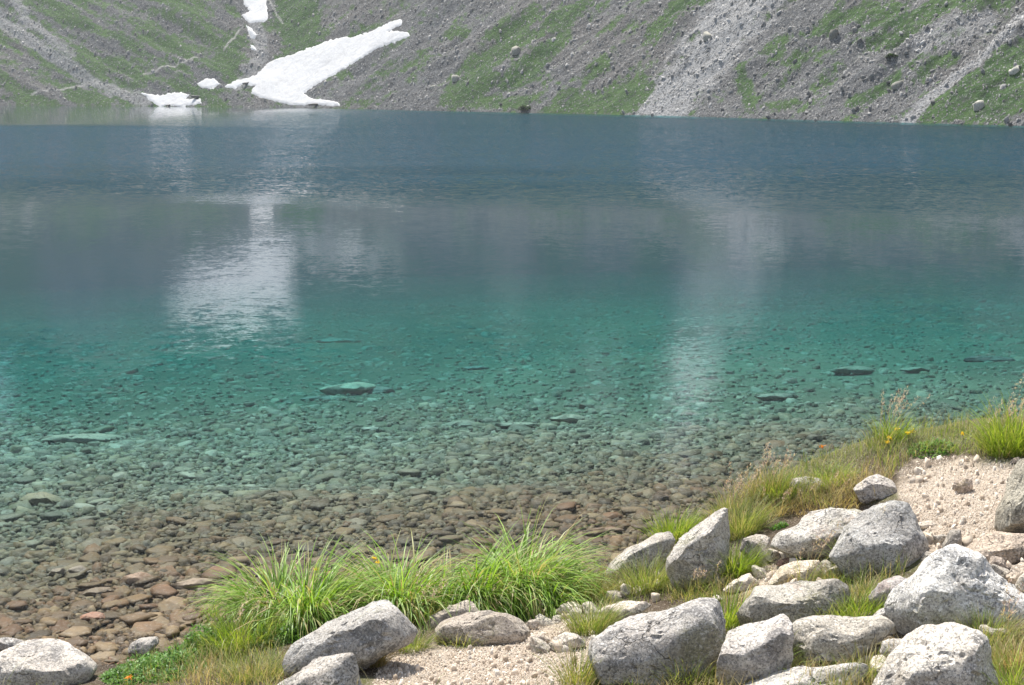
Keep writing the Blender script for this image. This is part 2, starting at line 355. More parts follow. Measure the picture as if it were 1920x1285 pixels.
#         cx    cy   along across  angle  strength
GREEN = [(150, 40, 80, 20, 28, .7), (190, 110, 140, 12, 28, .5), (240, 80, 90, 22, 40, .6), (430, 100, 45, 24, -70, .95), (560, 40, 60, 38, 75, 1.3), (155, 182, 36, 13, 0, 1.1),
         (60, 140, 70, 16, 10, .5), (300, 60, 70, 40, 40, .35), (380, 150, 70, 16, 20, .4), (20, 185, 30, 10, 0, .6),
         (960, 55, 70, 16, -35, .9), (930, 100, 90, 26, -38, .9), (880, 160, 60, 30, -30, .8), (1020, 90, 70, 18, -40, .8), (1060, 25, 60, 20, -38, .8), (970, 140, 50, 16, -30, .7), (940, 190, 80, 14, 0, .8),
         (1120, 130, 34, 12, -38, .6), (1150, 185, 95, 24, -8, 1.25), (1090, 205, 80, 8, 0, 1.), (1240, 60, 50, 22, -30, .6), (1290, 10, 50, 18, -20, .7), (700, 150, 60, 10, -38, .35), (790, 110, 60, 9, -40, .3),
         (1455, 78, 24, 14, -60, 1.1), (1398, 165, 34, 12, 75, 1.15), (1500, 110, 50, 16, -35, .6), (1600, 30, 90, 16, -15, .85), (1690, 55, 60, 24, -20, .9), (1730, 20, 110, 16, -15, .9), (1830, 8, 70, 12, -15, .8),
         (1650, 165, 50, 12, -40, .9), (1610, 185, 30, 12, -30, .7), (1760, 115, 60, 8, -40, .6), (1870, 170, 90, 42, -30, 1.3), (1890, 110, 60, 20, -40, 1.2), (1790, 215, 90, 14, -5, 1.0), (1480, 195, 60, 12, 0, .45), (1590, 45, 50, 10, -10, .5),
         (1560, 140, 40, 10, -35, .45), (740, 20, 60, 10, -38, .3), (860, 60, 20, 8, -20, .5)]
LIGHT = [([(1440, -30), (1390, 20), (1330, 90), (1290, 150), (1240, 215)], 52, .9), ([(1960, 0), (1880, 70), (1800, 140), (1730, 200), (1700, 230)], 13, .9),
         ([(-20, 20), (60, 80), (110, 110), (170, 150), (270, 190)], 13, .6), ([(20, -20), (50, 40), (130, 110)], 14, .5), ([(1850, 30), (1780, 60), (1730, 90)], 22, .5), ([(478, -20), (484, 60), (488, 110), (450, 160)], 15, .55)]
TRACK = [[(270, 142), (310, 130), (370, 112)], [(60, 178), (100, 168), (175, 152), (240, 172)], [(505, 0), (515, 20), (530, 42)], [(420, 95), (440, 70), (455, 50)]]
def refl(pts):                                         # corner points given as pixels of their mirror image in the lake -> (azimuth, elevation)
    d = ray(np.array([p[0] for p in pts]), np.array([p[1] for p in pts])); return np.stack([np.arctan2(d[:, 0], d[:, 1]), -np.arctan(d[:, 2] / np.hypot(d[:, 0], d[:, 1]))], 1)
UP_SNOW = [([(545, 395), (550, 525), (470, 555), (335, 540), (332, 500), (390, 440), (470, 398)], .85), ([(455, 200), (520, 200), (540, 400), (470, 400)], .03), ([(-60, 650), (22, 660), (18, 770), (-60, 780)], 1.),
           ([(1280, 560), (1370, 540), (1330, 700), (1300, 800), (1250, 800), (1245, 650)], .75), ([(1290, 330), (1440, 330), (1440, 480), (1400, 560), (1280, 570)], .16), ([(560, 392), (740, 400), (745, 440), (570, 445)], .4),
           ([(925, 380), (985, 380), (980, 640), (930, 640)], .06), ([(1110, 600), (1150, 600), (1150, 690), (1105, 690)], .25)]
UP_SNOW = [(refl(p), s) for p, s in UP_SNOW]
UP_GREEN = [(refl(p), s) for p, s in [([(560, 450), (1250, 430), (1250, 600), (560, 590)], .8), ([(-200, 400), (70, 400), (60, 620), (-200, 620)], 1.), ([(1450, 380), (2100, 380), (2100, 470), (1450, 470)], .5)]]
# old snow lying on the slope: each patch a thing
SNOW = [('largest snowfield, broad white tongue running down to the far water edge', [(421, 162), (445, 150), (478, 143), (505, 117), (545, 105), (590, 90), (620, 78), (665, 68), (700, 55), (735, 42), (755, 39), (752, 48), (725, 62), (765, 60), (768, 66), (735, 80), (700, 92), (660, 118), (620, 143), (590, 160), (570, 176), (590, 190), (635, 192), (636, 199), (590, 199), (540, 197), (500, 186), (470, 176), (478, 162), (455, 158), (440, 166)]),
        ('low white snow bank right at the far water edge left of the big snowfield', [(265, 176), (300, 179), (340, 173), (355, 178), (345, 186), (375, 186), (378, 193), (345, 198), (300, 198), (285, 190)]),
        ('small rounded snow patch between the gully and the snow bank', [(370, 158), (385, 149), (402, 149), (411, 157), (400, 165), (380, 166)]),
        ('topmost snow strip filling the stony gully', [(452, -14), (497, -14), (502, 38), (492, 43), (466, 42), (455, 28), (470, 20), (458, 8)]),
        ('thin snow remnant beside stones lower in the gully', [(462, 48), (470, 50), (481, 68), (476, 74), (468, 66)]),
        ('tiny snow remnant in the gully just above the big snowfield', [(470, 86), (478, 90), (480, 97), (472, 95)])]
def fall_noise(px, py, su, sv, o, seed):               # noise stretched down the slope, which turns round below the gully
    k = sm(430, 620, px); r_ = 0
    for ang, wg in ((R_(28), 1 - k), (R_(-37), k)):
        r_ = r_ + wg * fbm(v3((px * math.cos(ang) + py * math.sin(ang)) * su, (-px * math.sin(ang) + py * math.cos(ang)) * sv), o, seed)
    return r_
def mount_masks(px, py, az, el):
    st = fall_noise(px, py, .010, .055, 4, 31); st2 = fall_noise(px, py, .03, .10, 4, 37); fine = fbm(v3(px * .15, py * .2), 3, 41)
    g = -.50 + .46 * sm(480, 400, px) + 0 * px
    for cx, cy, a, b, an, s in GREEN:
        c_, s_ = math.cos(R_(an)), math.sin(R_(an)); X = ((px - cx) * c_ + (py - cy) * s_) / a; Y = (-(px - cx) * s_ + (py - cy) * c_) / b
        g = np.maximum(g, -.50 + s * 1.35 * np.exp(-(X * X + Y * Y) * .9))
    green = sm(-.24, .16, g + .07 + .6 * st + .6 * st2 + .45 * fine)
    light = 0 * px
    for pl, wd, s in LIGHT:
        light = np.maximum(light, s * sm(wd * 1.15, wd * .55, seg_d(px, py, pl) + wd * .5 * st2 + wd * .2 * fine))
    green = green * (1 - sm(.25, .7, light))
    tr = 0 * px
    for pl in TRACK: tr = np.maximum(tr, sm(2.6, 1.0, seg_d(px, py + 2 * vn(v3(px * .08, py * .08), 3), pl)) * .8)
    upper = sm(-10, -60, py)                           # above the frame
    ug = sm(0, .25, .5 * st + .7 * fbm(v3(az * 30, el * 60), 4, 51) - .05)
    for P, s in UP_GREEN: ug = np.maximum(ug, s * sm(-.012, .012, poly_sd(az, el, P)))
    green = green * (1 - upper) + ug * upper * .9
    snow = 0 * px
    for P, s in UP_SNOW:
        snow = np.maximum(snow, s * sm(-.011, .014, poly_sd(az, el, P) + .014 * fbm(v3(az * 90, el * 120), 3, 55)))
    snow = snow * upper
    cliff = sm(-R_(.15), R_(.25), el - ecl(az) + R_(.5) * st)
    return green, light, tr, snow, cliff, st, st2, fine
def mount_point(px, py, extra=True):
    P, az, el, t = mount(px, py); sn = -1e3 + 0 * px
    for _, poly in SNOW[:4]: sn = np.maximum(sn, poly_sd(px, py, poly))
    calm = 1 - .9 * sm(-22, 2, sn)
    green, light, tr, snow, cliff, st, st2, fine = mount_masks(px, py, az, el)
    amp = sm(-1, 10, t)
    dz = amp * calm * (1.7 * fall_noise(px, py, .006, .03, 3, 61) + .6 * fall_noise(px, py, .02, .09, 3, 63) + (1 - .75 * green) * .30 * fbm(P * .9, 3, 67)) + (1 - calm) * .5 * fbm(P * .12, 2, 69)
    hi = sm(R_(7), R_(12), el)
    P = P.copy(); P[:, 2] += dz; rad = P[:, :2] / np.linalg.norm(P[:, :2], axis=1)[:, None]
    P[:, :2] += rad * (hi * 9 * fbm(P * .035, 5, 71))[:, None]
    return P, (green, light, tr, snow, cliff, st, st2, fine, az, el, t)
cols = np.concatenate([np.arange(-2200, -60, 45.), np.arange(-60, 1984, 2.2), np.arange(1990, 4200, 45.)])
rows = np.concatenate([[320, 280, 260], np.arange(250, -24, -1.9), np.arange(-30, -140, -7.), np.arange(-140, -1150, -14.)])
PX, PY = np.meshgrid(cols, rows); px, py = PX.ravel(), PY.ravel()
base_y = np.interp(px, _spx, _spy)
fr_ = np.clip((rows[:, None] - 0 * PX), None, base_y.reshape(PX.shape) + 4 - 0).ravel()      # rows below the waterline collapse just under it
P, (green, light, tr, snow, cliff, st, st2, fine, az, el, t) = mount_point(px, fr_)
def mc(*c): return np.array(c)
tone = (.5 + .5 * np.clip(st2 * 1.6 + fine * .8, -1, 1))[:, None]
c = mc(.098, .099, .101) * (1 - tone) + mc(.172, .172, .174) * tone
brown = sm(.0, .35, fbm(v3(px * .006, py * .012), 3, 81) + .02)[:, None] * .22
c = c * (1 - brown) + mc(.17, .145, .12) * brown
c = c * (1 - light[:, None] * .9) + mc(.34, .34, .34) * light[:, None] * .9
gcol = mc(.036, .078, .024) * (1 - tone) + mc(.068, .122, .036) * tone
c = c * (1 - green[:, None] * .96) + gcol * green[:, None] * .96
c = c * (1 - tr[:, None]) + mc(.36, .35, .33) * tr[:, None]
cc = cliff[:, None] * .9; ck = mc(.055, .062, .055) * (1 - tone) + mc(.10, .10, .092) * tone
c = c * (1 - cc) + ck * cc
up_ = sm(0, -80, py)[:, None]; c = c * (1 - .42 * up_)
c = c * (1 - snow[:, None]) + mc(.84, .85, .87) * snow[:, None]
n_, m_ = PX.shape; i_ = (np.arange(n_ - 1)[:, None] * m_ + np.arange(m_ - 1)).ravel()
ZTOP = float(P[:, 2].max()); print('ZTOP', ZTOP, P.min(0), P.max(0))
link('mountainside', mesh('mountainside', P, np.stack([i_, i_ + 1, i_ + m_ + 1, i_ + m_], 1), M_mount, c, True), kind='structure')

for lab, poly in SNOW:
    pl = np.array(poly, float); x0, y0 = pl.min(0) - 4; x1, y1 = pl.max(0) + 4
    PX, PY = np.meshgrid(np.arange(x0, x1, 1.3), np.arange(y1, y0, -1.1)); px, py = PX.ravel(), PY.ravel()
    d = poly_sd(px, py, poly) + 3.0 * fbm(v3(px * .20, py * .3), 4, 15, .65)
    P, _ = mount_point(px, np.minimum(py, np.interp(px, _spx, _spy) + 1))
    P[:, 2] += np.clip(d * .10, -1.0, .16) + .05
    n_, m_ = PX.shape; i_ = (np.arange(n_ - 1)[:, None] * m_ + np.arange(m_ - 1)).ravel(); Q = np.stack([i_, i_ + 1, i_ + m_ + 1, i_ + m_], 1)
    Q = Q[d[Q].max(1) > -1.2]
    used = np.unique(Q); mp = np.zeros(len(P), int); mp[used] = np.arange(len(used)); org = P[used].mean(0)
    link('snow_patch', mesh('snow_patch', P[used] - org, mp[Q], M_snow, None, True), org, label=lab, cat='snow patch', group='old snow on the far slope')

# mountain air: one closed box of faint haze round everything
t_ = NT('mountain_haze'); pv = t_.n('VolumePrincipled'); pv.inputs['Color'].default_value = (.80, .84, .88, 1); pv.inputs['Density'].default_value = .00018; pv.inputs['Anisotropy'].default_value = .2
t_.l(pv.outputs[0], t_.out.inputs['Volume'])
v_, f_ = box(-1000, -310, -16, 1000, 1000, ZTOP + 8)
link('haze', mesh('haze', v_, f_, t_.m), kind='stuff')

# ------------------------------------------------------------------ stones in bulk
def slabs(K, n=7, seed=0, flat=.32, bevel=True):
    """K angular stones of unit size, standing on z=0: (K, 3n, 3) vertices and faces of one"""
    r = np.random.default_rng(seed)
    a = np.sort((np.arange(n) + r.uniform(-.38, .38, (K, n))) * 2 * np.pi / n, 1); rad = r.uniform(.62, 1.0, (K, n)) * .5
    asp = r.uniform(.55, .95, (K, 1))
    x, y = np.cos(a) * rad, np.sin(a) * rad * asp; h = r.uniform(.5, 1.3, (K, 1)) * flat
    ti = r.uniform(-.5, .5, (K, 2)) * flat
    tx, ty = x * r.uniform(.55, .86, (K, n)), y * r.uniform(.55, .86, (K, n)); ox = r.uniform(-.06, .06, (K, 2))
    tz = h + (tx * ti[:, :1] + ty * ti[:, 1:]) * 2 + r.uniform(-.02, .02, (K, n))
    mz = h * r.uniform(.35, .75, (K, n)); bx, by = x * .85, y * .85
    V = np.concatenate([np.stack([tx + ox[:, :1], ty + ox[:, 1:], tz], 2), np.stack([x, y, mz], 2), np.stack([bx, by, 0 * x - .08], 2)], 1)
    j = np.arange(n); k = (j + 1) % n
    f = [np.stack([np.zeros(n - 2, int), j[1:-1], j[2:]], 1)]
    for o in (0, n): f += [np.stack([o + j, o + n + j, o + n + k], 1), np.stack([o + j, o + n + k, o + k], 1)]
    if not bevel:                                       # small ones: top face and sides only
        V = np.concatenate([V[:, :n], V[:, 2 * n:] * np.array([1.16, 1.16, 1])], 1); f = f[:3]
    return V, np.concatenate(f)
def place(V, f, pos, size, yaw, tilt, col, seed=0, zs=1.0):
    K, n = V.shape[:2]; c, s = np.cos(yaw)[:, None], np.sin(yaw)[:, None]
    x, y, z = V[..., 0] * size[:, None], V[..., 1] * size[:, None], V[..., 2] * size[:, None] * zs
    X, Y = x * c - y * s, x * s + y * c
    Z = z + X * tilt[:, :1] + Y * tilt[:, 1:]
    W = np.stack([X, Y, Z], 2) + pos[:, None, :]
    return W.reshape(-1, 3), (f[None] + (np.arange(K) * n)[:, None, None]).reshape(-1, 3), np.repeat(col, n, 0)
BROWN = np.array([(.22, .135, .065), (.25, .165, .08), (.17, .11, .058), (.28, .20, .105), (.19, .135, .07), (.23, .13, .065), (.12, .085, .05), (.30, .225, .13)])
OLIVE = np.array([(.20, .185, .115), (.25, .23, .15), (.15, .145, .10), (.31, .29, .21), (.22, .21, .16), (.17, .165, .12), (.36, .34, .27)])
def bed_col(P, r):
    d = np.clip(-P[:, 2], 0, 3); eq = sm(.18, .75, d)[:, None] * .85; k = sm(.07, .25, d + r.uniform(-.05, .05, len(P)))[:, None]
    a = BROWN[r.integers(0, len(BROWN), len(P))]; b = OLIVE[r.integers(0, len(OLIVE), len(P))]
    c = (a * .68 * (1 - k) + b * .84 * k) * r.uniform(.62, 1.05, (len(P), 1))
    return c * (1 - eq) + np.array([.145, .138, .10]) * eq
# candidates: by pixel density so that the shallows fill up
def bed_points(N, r, x0=-60, x1=1980, y0=600, y1=1290):
    px = r.uniform(x0, x1, N); py = y0 + (y1 - y0) * np.sqrt(r.uniform(0, 1, N)) if False else r.uniform(y0, y1, N)
    P = hit(px, py); ok = P[:, 2] < -.02; return P[ok], px[ok], py[ok]
r = np.random.default_rng(5)
y = np.concatenate([9 + 8 * r.uniform(0, 1, 34000) ** 1.15, 17 + 48 * r.uniform(0, 1, 21000) ** 2.0]); x = r.uniform(-.42, .43, len(y)) * (y + 1); z = gz(x, y); P = np.stack([x, y, z], 1)
qx, qy = project(P); ok = (z < .01) & (qx > -90) & (qx < 2010) & (qy < 1310); P, qx, qy = P[ok], qx[ok], qy[ok]
size = (.07 + .17 * r.beta(1.1, 4.5, len(P)) + .17 * (r.uniform(0, 1, len(P)) < .06)) * (1 + .022 * np.clip(P[:, 1] - 11, 0, 25))
col = bed_col(P, r); order = np.argsort(-(size / P[:, 1]) * (qx > 10) * (qx < 1910))
big, rest = order[:285], order[285:]
V, f = slabs(len(P), 6, 3, .11, False)
yaw = r.uniform(0, 6.28, len(P)); tilt = r.uniform(-.14, .14, (len(P), 2)); P[:, 2] += r.uniform(-.02, .012, len(P)) - size * .13 * sm(13, 28, P[:, 1]) * r.uniform(.3, 1.2, len(P))
W, Fc, C = place(V[rest], f, P[rest], size[rest], yaw[rest], tilt[rest], col[rest])
link('lake_bed_stones', mesh('lake_bed_stones', W, Fc, M_wet, C), kind='stuff', label='countless small flat stones paving the shallow lake bed')
protos = []
for k in range(14):
    V1, f1 = slabs(1, 6, 900 + k, .10); protos.append(mesh('bed_stone', V1[0], f1, M_wet, np.ones((len(V1[0]), 3))))
ZONE = [(900, 'flat stone deep under turquoise water'), (1010, 'flat stone where brown shallows turn green'), (1100, 'flat stone in the brown shallows'), (3000, 'flat stone in the shallowest water by the shore')]
PLACED_STONES = []
for q in big:
    o = link('bed_stone', protos[q % 14], P[q]); s = size[q]; o.scale = (s * 1.1, s * 1.1, s); o.rotation_euler = (tilt[q, 1], -tilt[q, 0], yaw[q]); o.color = (*col[q], 1)
    lum = col[q].sum(); wd = 'pale' if lum > .62 else 'dark' if lum < .36 else 'mid-toned'
    hue = col[q, 0] / col[q, 1]; wd += ' reddish' if hue > 1.58 else ' greyish' if hue < 1.2 else ' brownish'
    side = 'far left' if qx[q] < 190 else 'left' if qx[q] < 420 else 'left of centre' if qx[q] < 760 else 'right of centre' if qx[q] < 1280 else 'right'
    o['label'] = wd + ' ' + next(l for lim, l in ZONE if qy[q] < lim) + ', ' + side; o['category'] = 'stone'; o['group'] = 'larger flat stones on the shallow lake bed'

# scree on the far slope
r = np.random.default_rng(8); N = 52000
px = r.uniform(-40, 1960, N); py = np.interp(px, _spx, _spy) - r.uniform(0, 1, N) * (np.interp(px, _spx, _spy) + 14)
P, (green, light, tr, snow, cliff, st, st2, fine, az, el, t) = mount_point(px, py)
insnow = np.zeros(N, bool)
for lab, poly in SNOW: insnow |= poly_sd(px, py, poly) > -3
ok = (r.uniform(0, 1, N) > green * .80) & ~insnow
P, px, py, light, green = P[ok], px[ok], py[ok], light[ok], green[ok]; K = len(P)
size = .20 + .22 * r.pareto(3.0, K) ; size = np.minimum(size, 1.0) * (P[:, 1] / 260) ** .35
g = r.uniform(.10, .31, K) * (1 + .55 * light); col = np.stack([g * 1.0, g * .985, g * .97], 1)
P[:, 2] -= size * .12
V, f = slabs(K, 5, 4, .5, False)
order = np.argsort(-size * (py > 2) * (px > 5) * (px < 1915) / P[:, 1]); big, rest = order[:230], order[230:]
yaw = r.uniform(0, 6.28, K); tilt = np.stack([P[:, 0] / np.hypot(P[:, 0], P[:, 1]), P[:, 1] / np.hypot(P[:, 0], P[:, 1])], 1) * .45 + r.uniform(-.25, .25, (K, 2))
W, Fc, C = place(V[rest], f, P[rest], size[rest], yaw[rest], tilt[rest], col[rest])
link('scree', mesh('scree', W, Fc, M_scree, C), kind='stuff', label='grey scree of countless broken stones on the far slope')
protos = []
for k in range(10):
    V1, f1 = slabs(1, 7, 1300 + k, .62); protos.append(mesh('scree_block', V1[0], f1, M_scree, np.ones((len(V1[0]), 3))))
for q in big:
    o = link('scree_block', protos[q % 10], P[q]); o.scale = (size[q],) * 3; o.rotation_euler = (tilt[q, 1], -tilt[q, 0], yaw[q]); o.color = (*col[q] * 1.1, 1)
    wd = 'left of the snow' if px[q] < 260 else 'around the big snowfield' if px[q] < 640 else 'right of the snowfield' if px[q] < 900 else 'in the middle' if px[q] < 1240 else 'near the right chutes' if px[q] < 1600 else 'at the far right'
    ht = 'low by the water' if py[q] > 160 else 'halfway up' if py[q] > 80 else 'near the top edge'
    o['label'] = ('pale block in turf' if green[q] > .5 else 'pale block in whitish chute' if light[q] > .4 else 'dark block in scree' if col[q, 0] < .2 else 'grey block in scree') + ', ' + ht + ', far slope, ' + wd
    o['category'] = 'rock'; o['group'] = 'larger blocks on the far slope'

# ------------------------------------------------------------------ boulders
def ico(n):
    bm = bmesh.new(); bmesh.ops.create_icosphere(bm, subdivisions=n, radius=1); bm.verts.ensure_lookup_table()
    v = np.array([x.co[:] for x in bm.verts]); f = np.array([[q.index for q in p.verts] for p in bm.faces]); bm.free(); return v, f
ICO = {n: ico(n) for n in (3, 4, 5, 6)}
def radial(poly, c, phi):                              # distance from c to the outline in each direction (y up)
    P = np.array(poly, float) - c; P[:, 1] *= -1; out = np.zeros(len(phi)); dx, dy = np.cos(phi), np.sin(phi)
    for k in range(len(P)):
        a, b = P[k], P[(k + 1) % len(P)]; e = b - a; den = dx * e[1] - dy * e[0]; den = np.where(np.abs(den) < 1e-9, 1e-9, den)
        s = (a[0] * e[1] - a[1] * e[0]) / den; tt = (a[0] * dy - a[1] * dx) / den
        out = np.where((tt >= -1e-6) & (tt <= 1 + 1e-6) & (s > out), s, out)
    return out
def boulder(name, label, poly, base, seed, depth=.85, sub=5, top=(.1, .86, -.42, .62), front=(0, -.05, -1, .72), rough=1., tint=(1, 1, 1), mat=None, cat='boulder', group=None, extra=(), sink=.45):
    r = np.random.default_rng(seed); pl = np.array(poly, float); mn, mx = pl.min(0), pl.max(0); c = (mn + mx) / 2
    if poly_sd(c[:1], c[1:], poly)[0] < 2: c = pl.mean(0)
    H0 = hit([c[0]], [base])[0]; s0 = (H0 - CAM) @ FW
    a, b = (mx - mn) / 2 / F * s0; D = depth * math.sqrt(a * b) * 1.15
    s1 = s0 + D * sink; C = CAM + ray(c[0], c[1]) * s1; k = s1 / F
    d, f = ICO[sub]
    nrm = [np.array(top[:3]), np.array(front[:3])] + [np.array(e[:3]) for e in extra]; hh = [top[3], front[3]] + [e[3] for e in extra]
    for _ in range(11):
        n = r.normal(size=3); nrm.append(n / np.linalg.norm(n)); hh.append(r.uniform(.66, .95))
    acc = np.full(len(d), 1.0)
    for n, h in zip(nrm, hh):
        q = np.maximum(d @ (n / np.linalg.norm(n)), 1e-3) / h; acc = acc + q ** 44
    p = d * (acc ** (-1 / 44))[:, None]
    for _ in range(30):                                 # broken faces
        n = r.normal(size=3); n /= np.linalg.norm(n); q = p @ n; h = q.max() * r.uniform(.78, .96)
        p = p * np.where(q > h, h / np.maximum(q, 1e-6), 1)[:, None]
    phi = np.arctan2(p[:, 1], p[:, 0]); rho = np.hypot(p[:, 0], p[:, 1]); nb = 96
    bi = ((phi + np.pi) / (2 * np.pi) * nb).astype(int) % nb; smax = np.zeros(nb); np.maximum.at(smax, bi, rho)
    smax = np.where(smax < .2, .8, smax); smax = (np.roll(smax, 1) + 2 * smax + np.roll(smax, -1)) / 4
    sil = np.interp(phi, (np.arange(nb) + .5) / nb * 2 * np.pi - np.pi, smax, period=2 * np.pi)
    g = np.linspace(-np.pi, np.pi, 181)[:-1]; rd = radial(poly, c, g) * 1.02; rd = (np.roll(rd, 1) + 4 * rd + np.roll(rd, -1)) / 6
    rr = np.interp(phi, g, rd, period=2 * np.pi) * k
    qn = rho / sil; wgt = sm(.25, .95, qn)
    ex, ey = np.cos(phi) * rr * qn, np.sin(phi) * rr * qn
    lx, ly = p[:, 0] / .85 * a * s1 / s0, p[:, 1] / .85 * b * s1 / s0
    X, Y = lx * (1 - wgt) + ex * wgt, ly * (1 - wgt) + ey * wgt
    W = C + RT * X[:, None] + UP * Y[:, None] + FW * (p[:, 2] * D)[:, None]
    sz = math.sqrt(a * b); nd = (d * np.array([1, 1, 1]))
    n3 = RT * nd[:, :1] + UP * nd[:, 1:2] + FW * nd[:, 2:]
    o_ = r.uniform(0, 90, 3)
    rd_ = fbm(W / sz * 1.7 + o_, 4, seed + 5); stp = fbm(W / sz * np.array([1.2, 1.2, 3.2]) + o_, 3, seed + 3)
    e = .02 * fbm(W / sz * .9 + o_, 3, seed) - .045 * np.exp(-(rd_ / .035) ** 2) + .02 * stp + .014 * fbm(W / sz * 6 + o_, 4, seed + 9, .6)
    W = W + n3 * (e * sz * rough)[:, None]
    org = np.array([C[0], C[1], W[:, 2].min()])
    me = mesh(name, W - org, f, mat or M_gran, np.ones((len(W), 3)) if mat else None, True); me.set_sharp_from_angle(angle=R_(30))
    if mat: org = org - np.array([0, 0, (W[:, 2].max() - W[:, 2].min()) * (.5 if max(tint) < .2 else .2)])
    o = link(name, me, org, label=label, cat=cat, group=group); o.color = (*tint, 1)
    return o
G = 'boulders on the near bank'
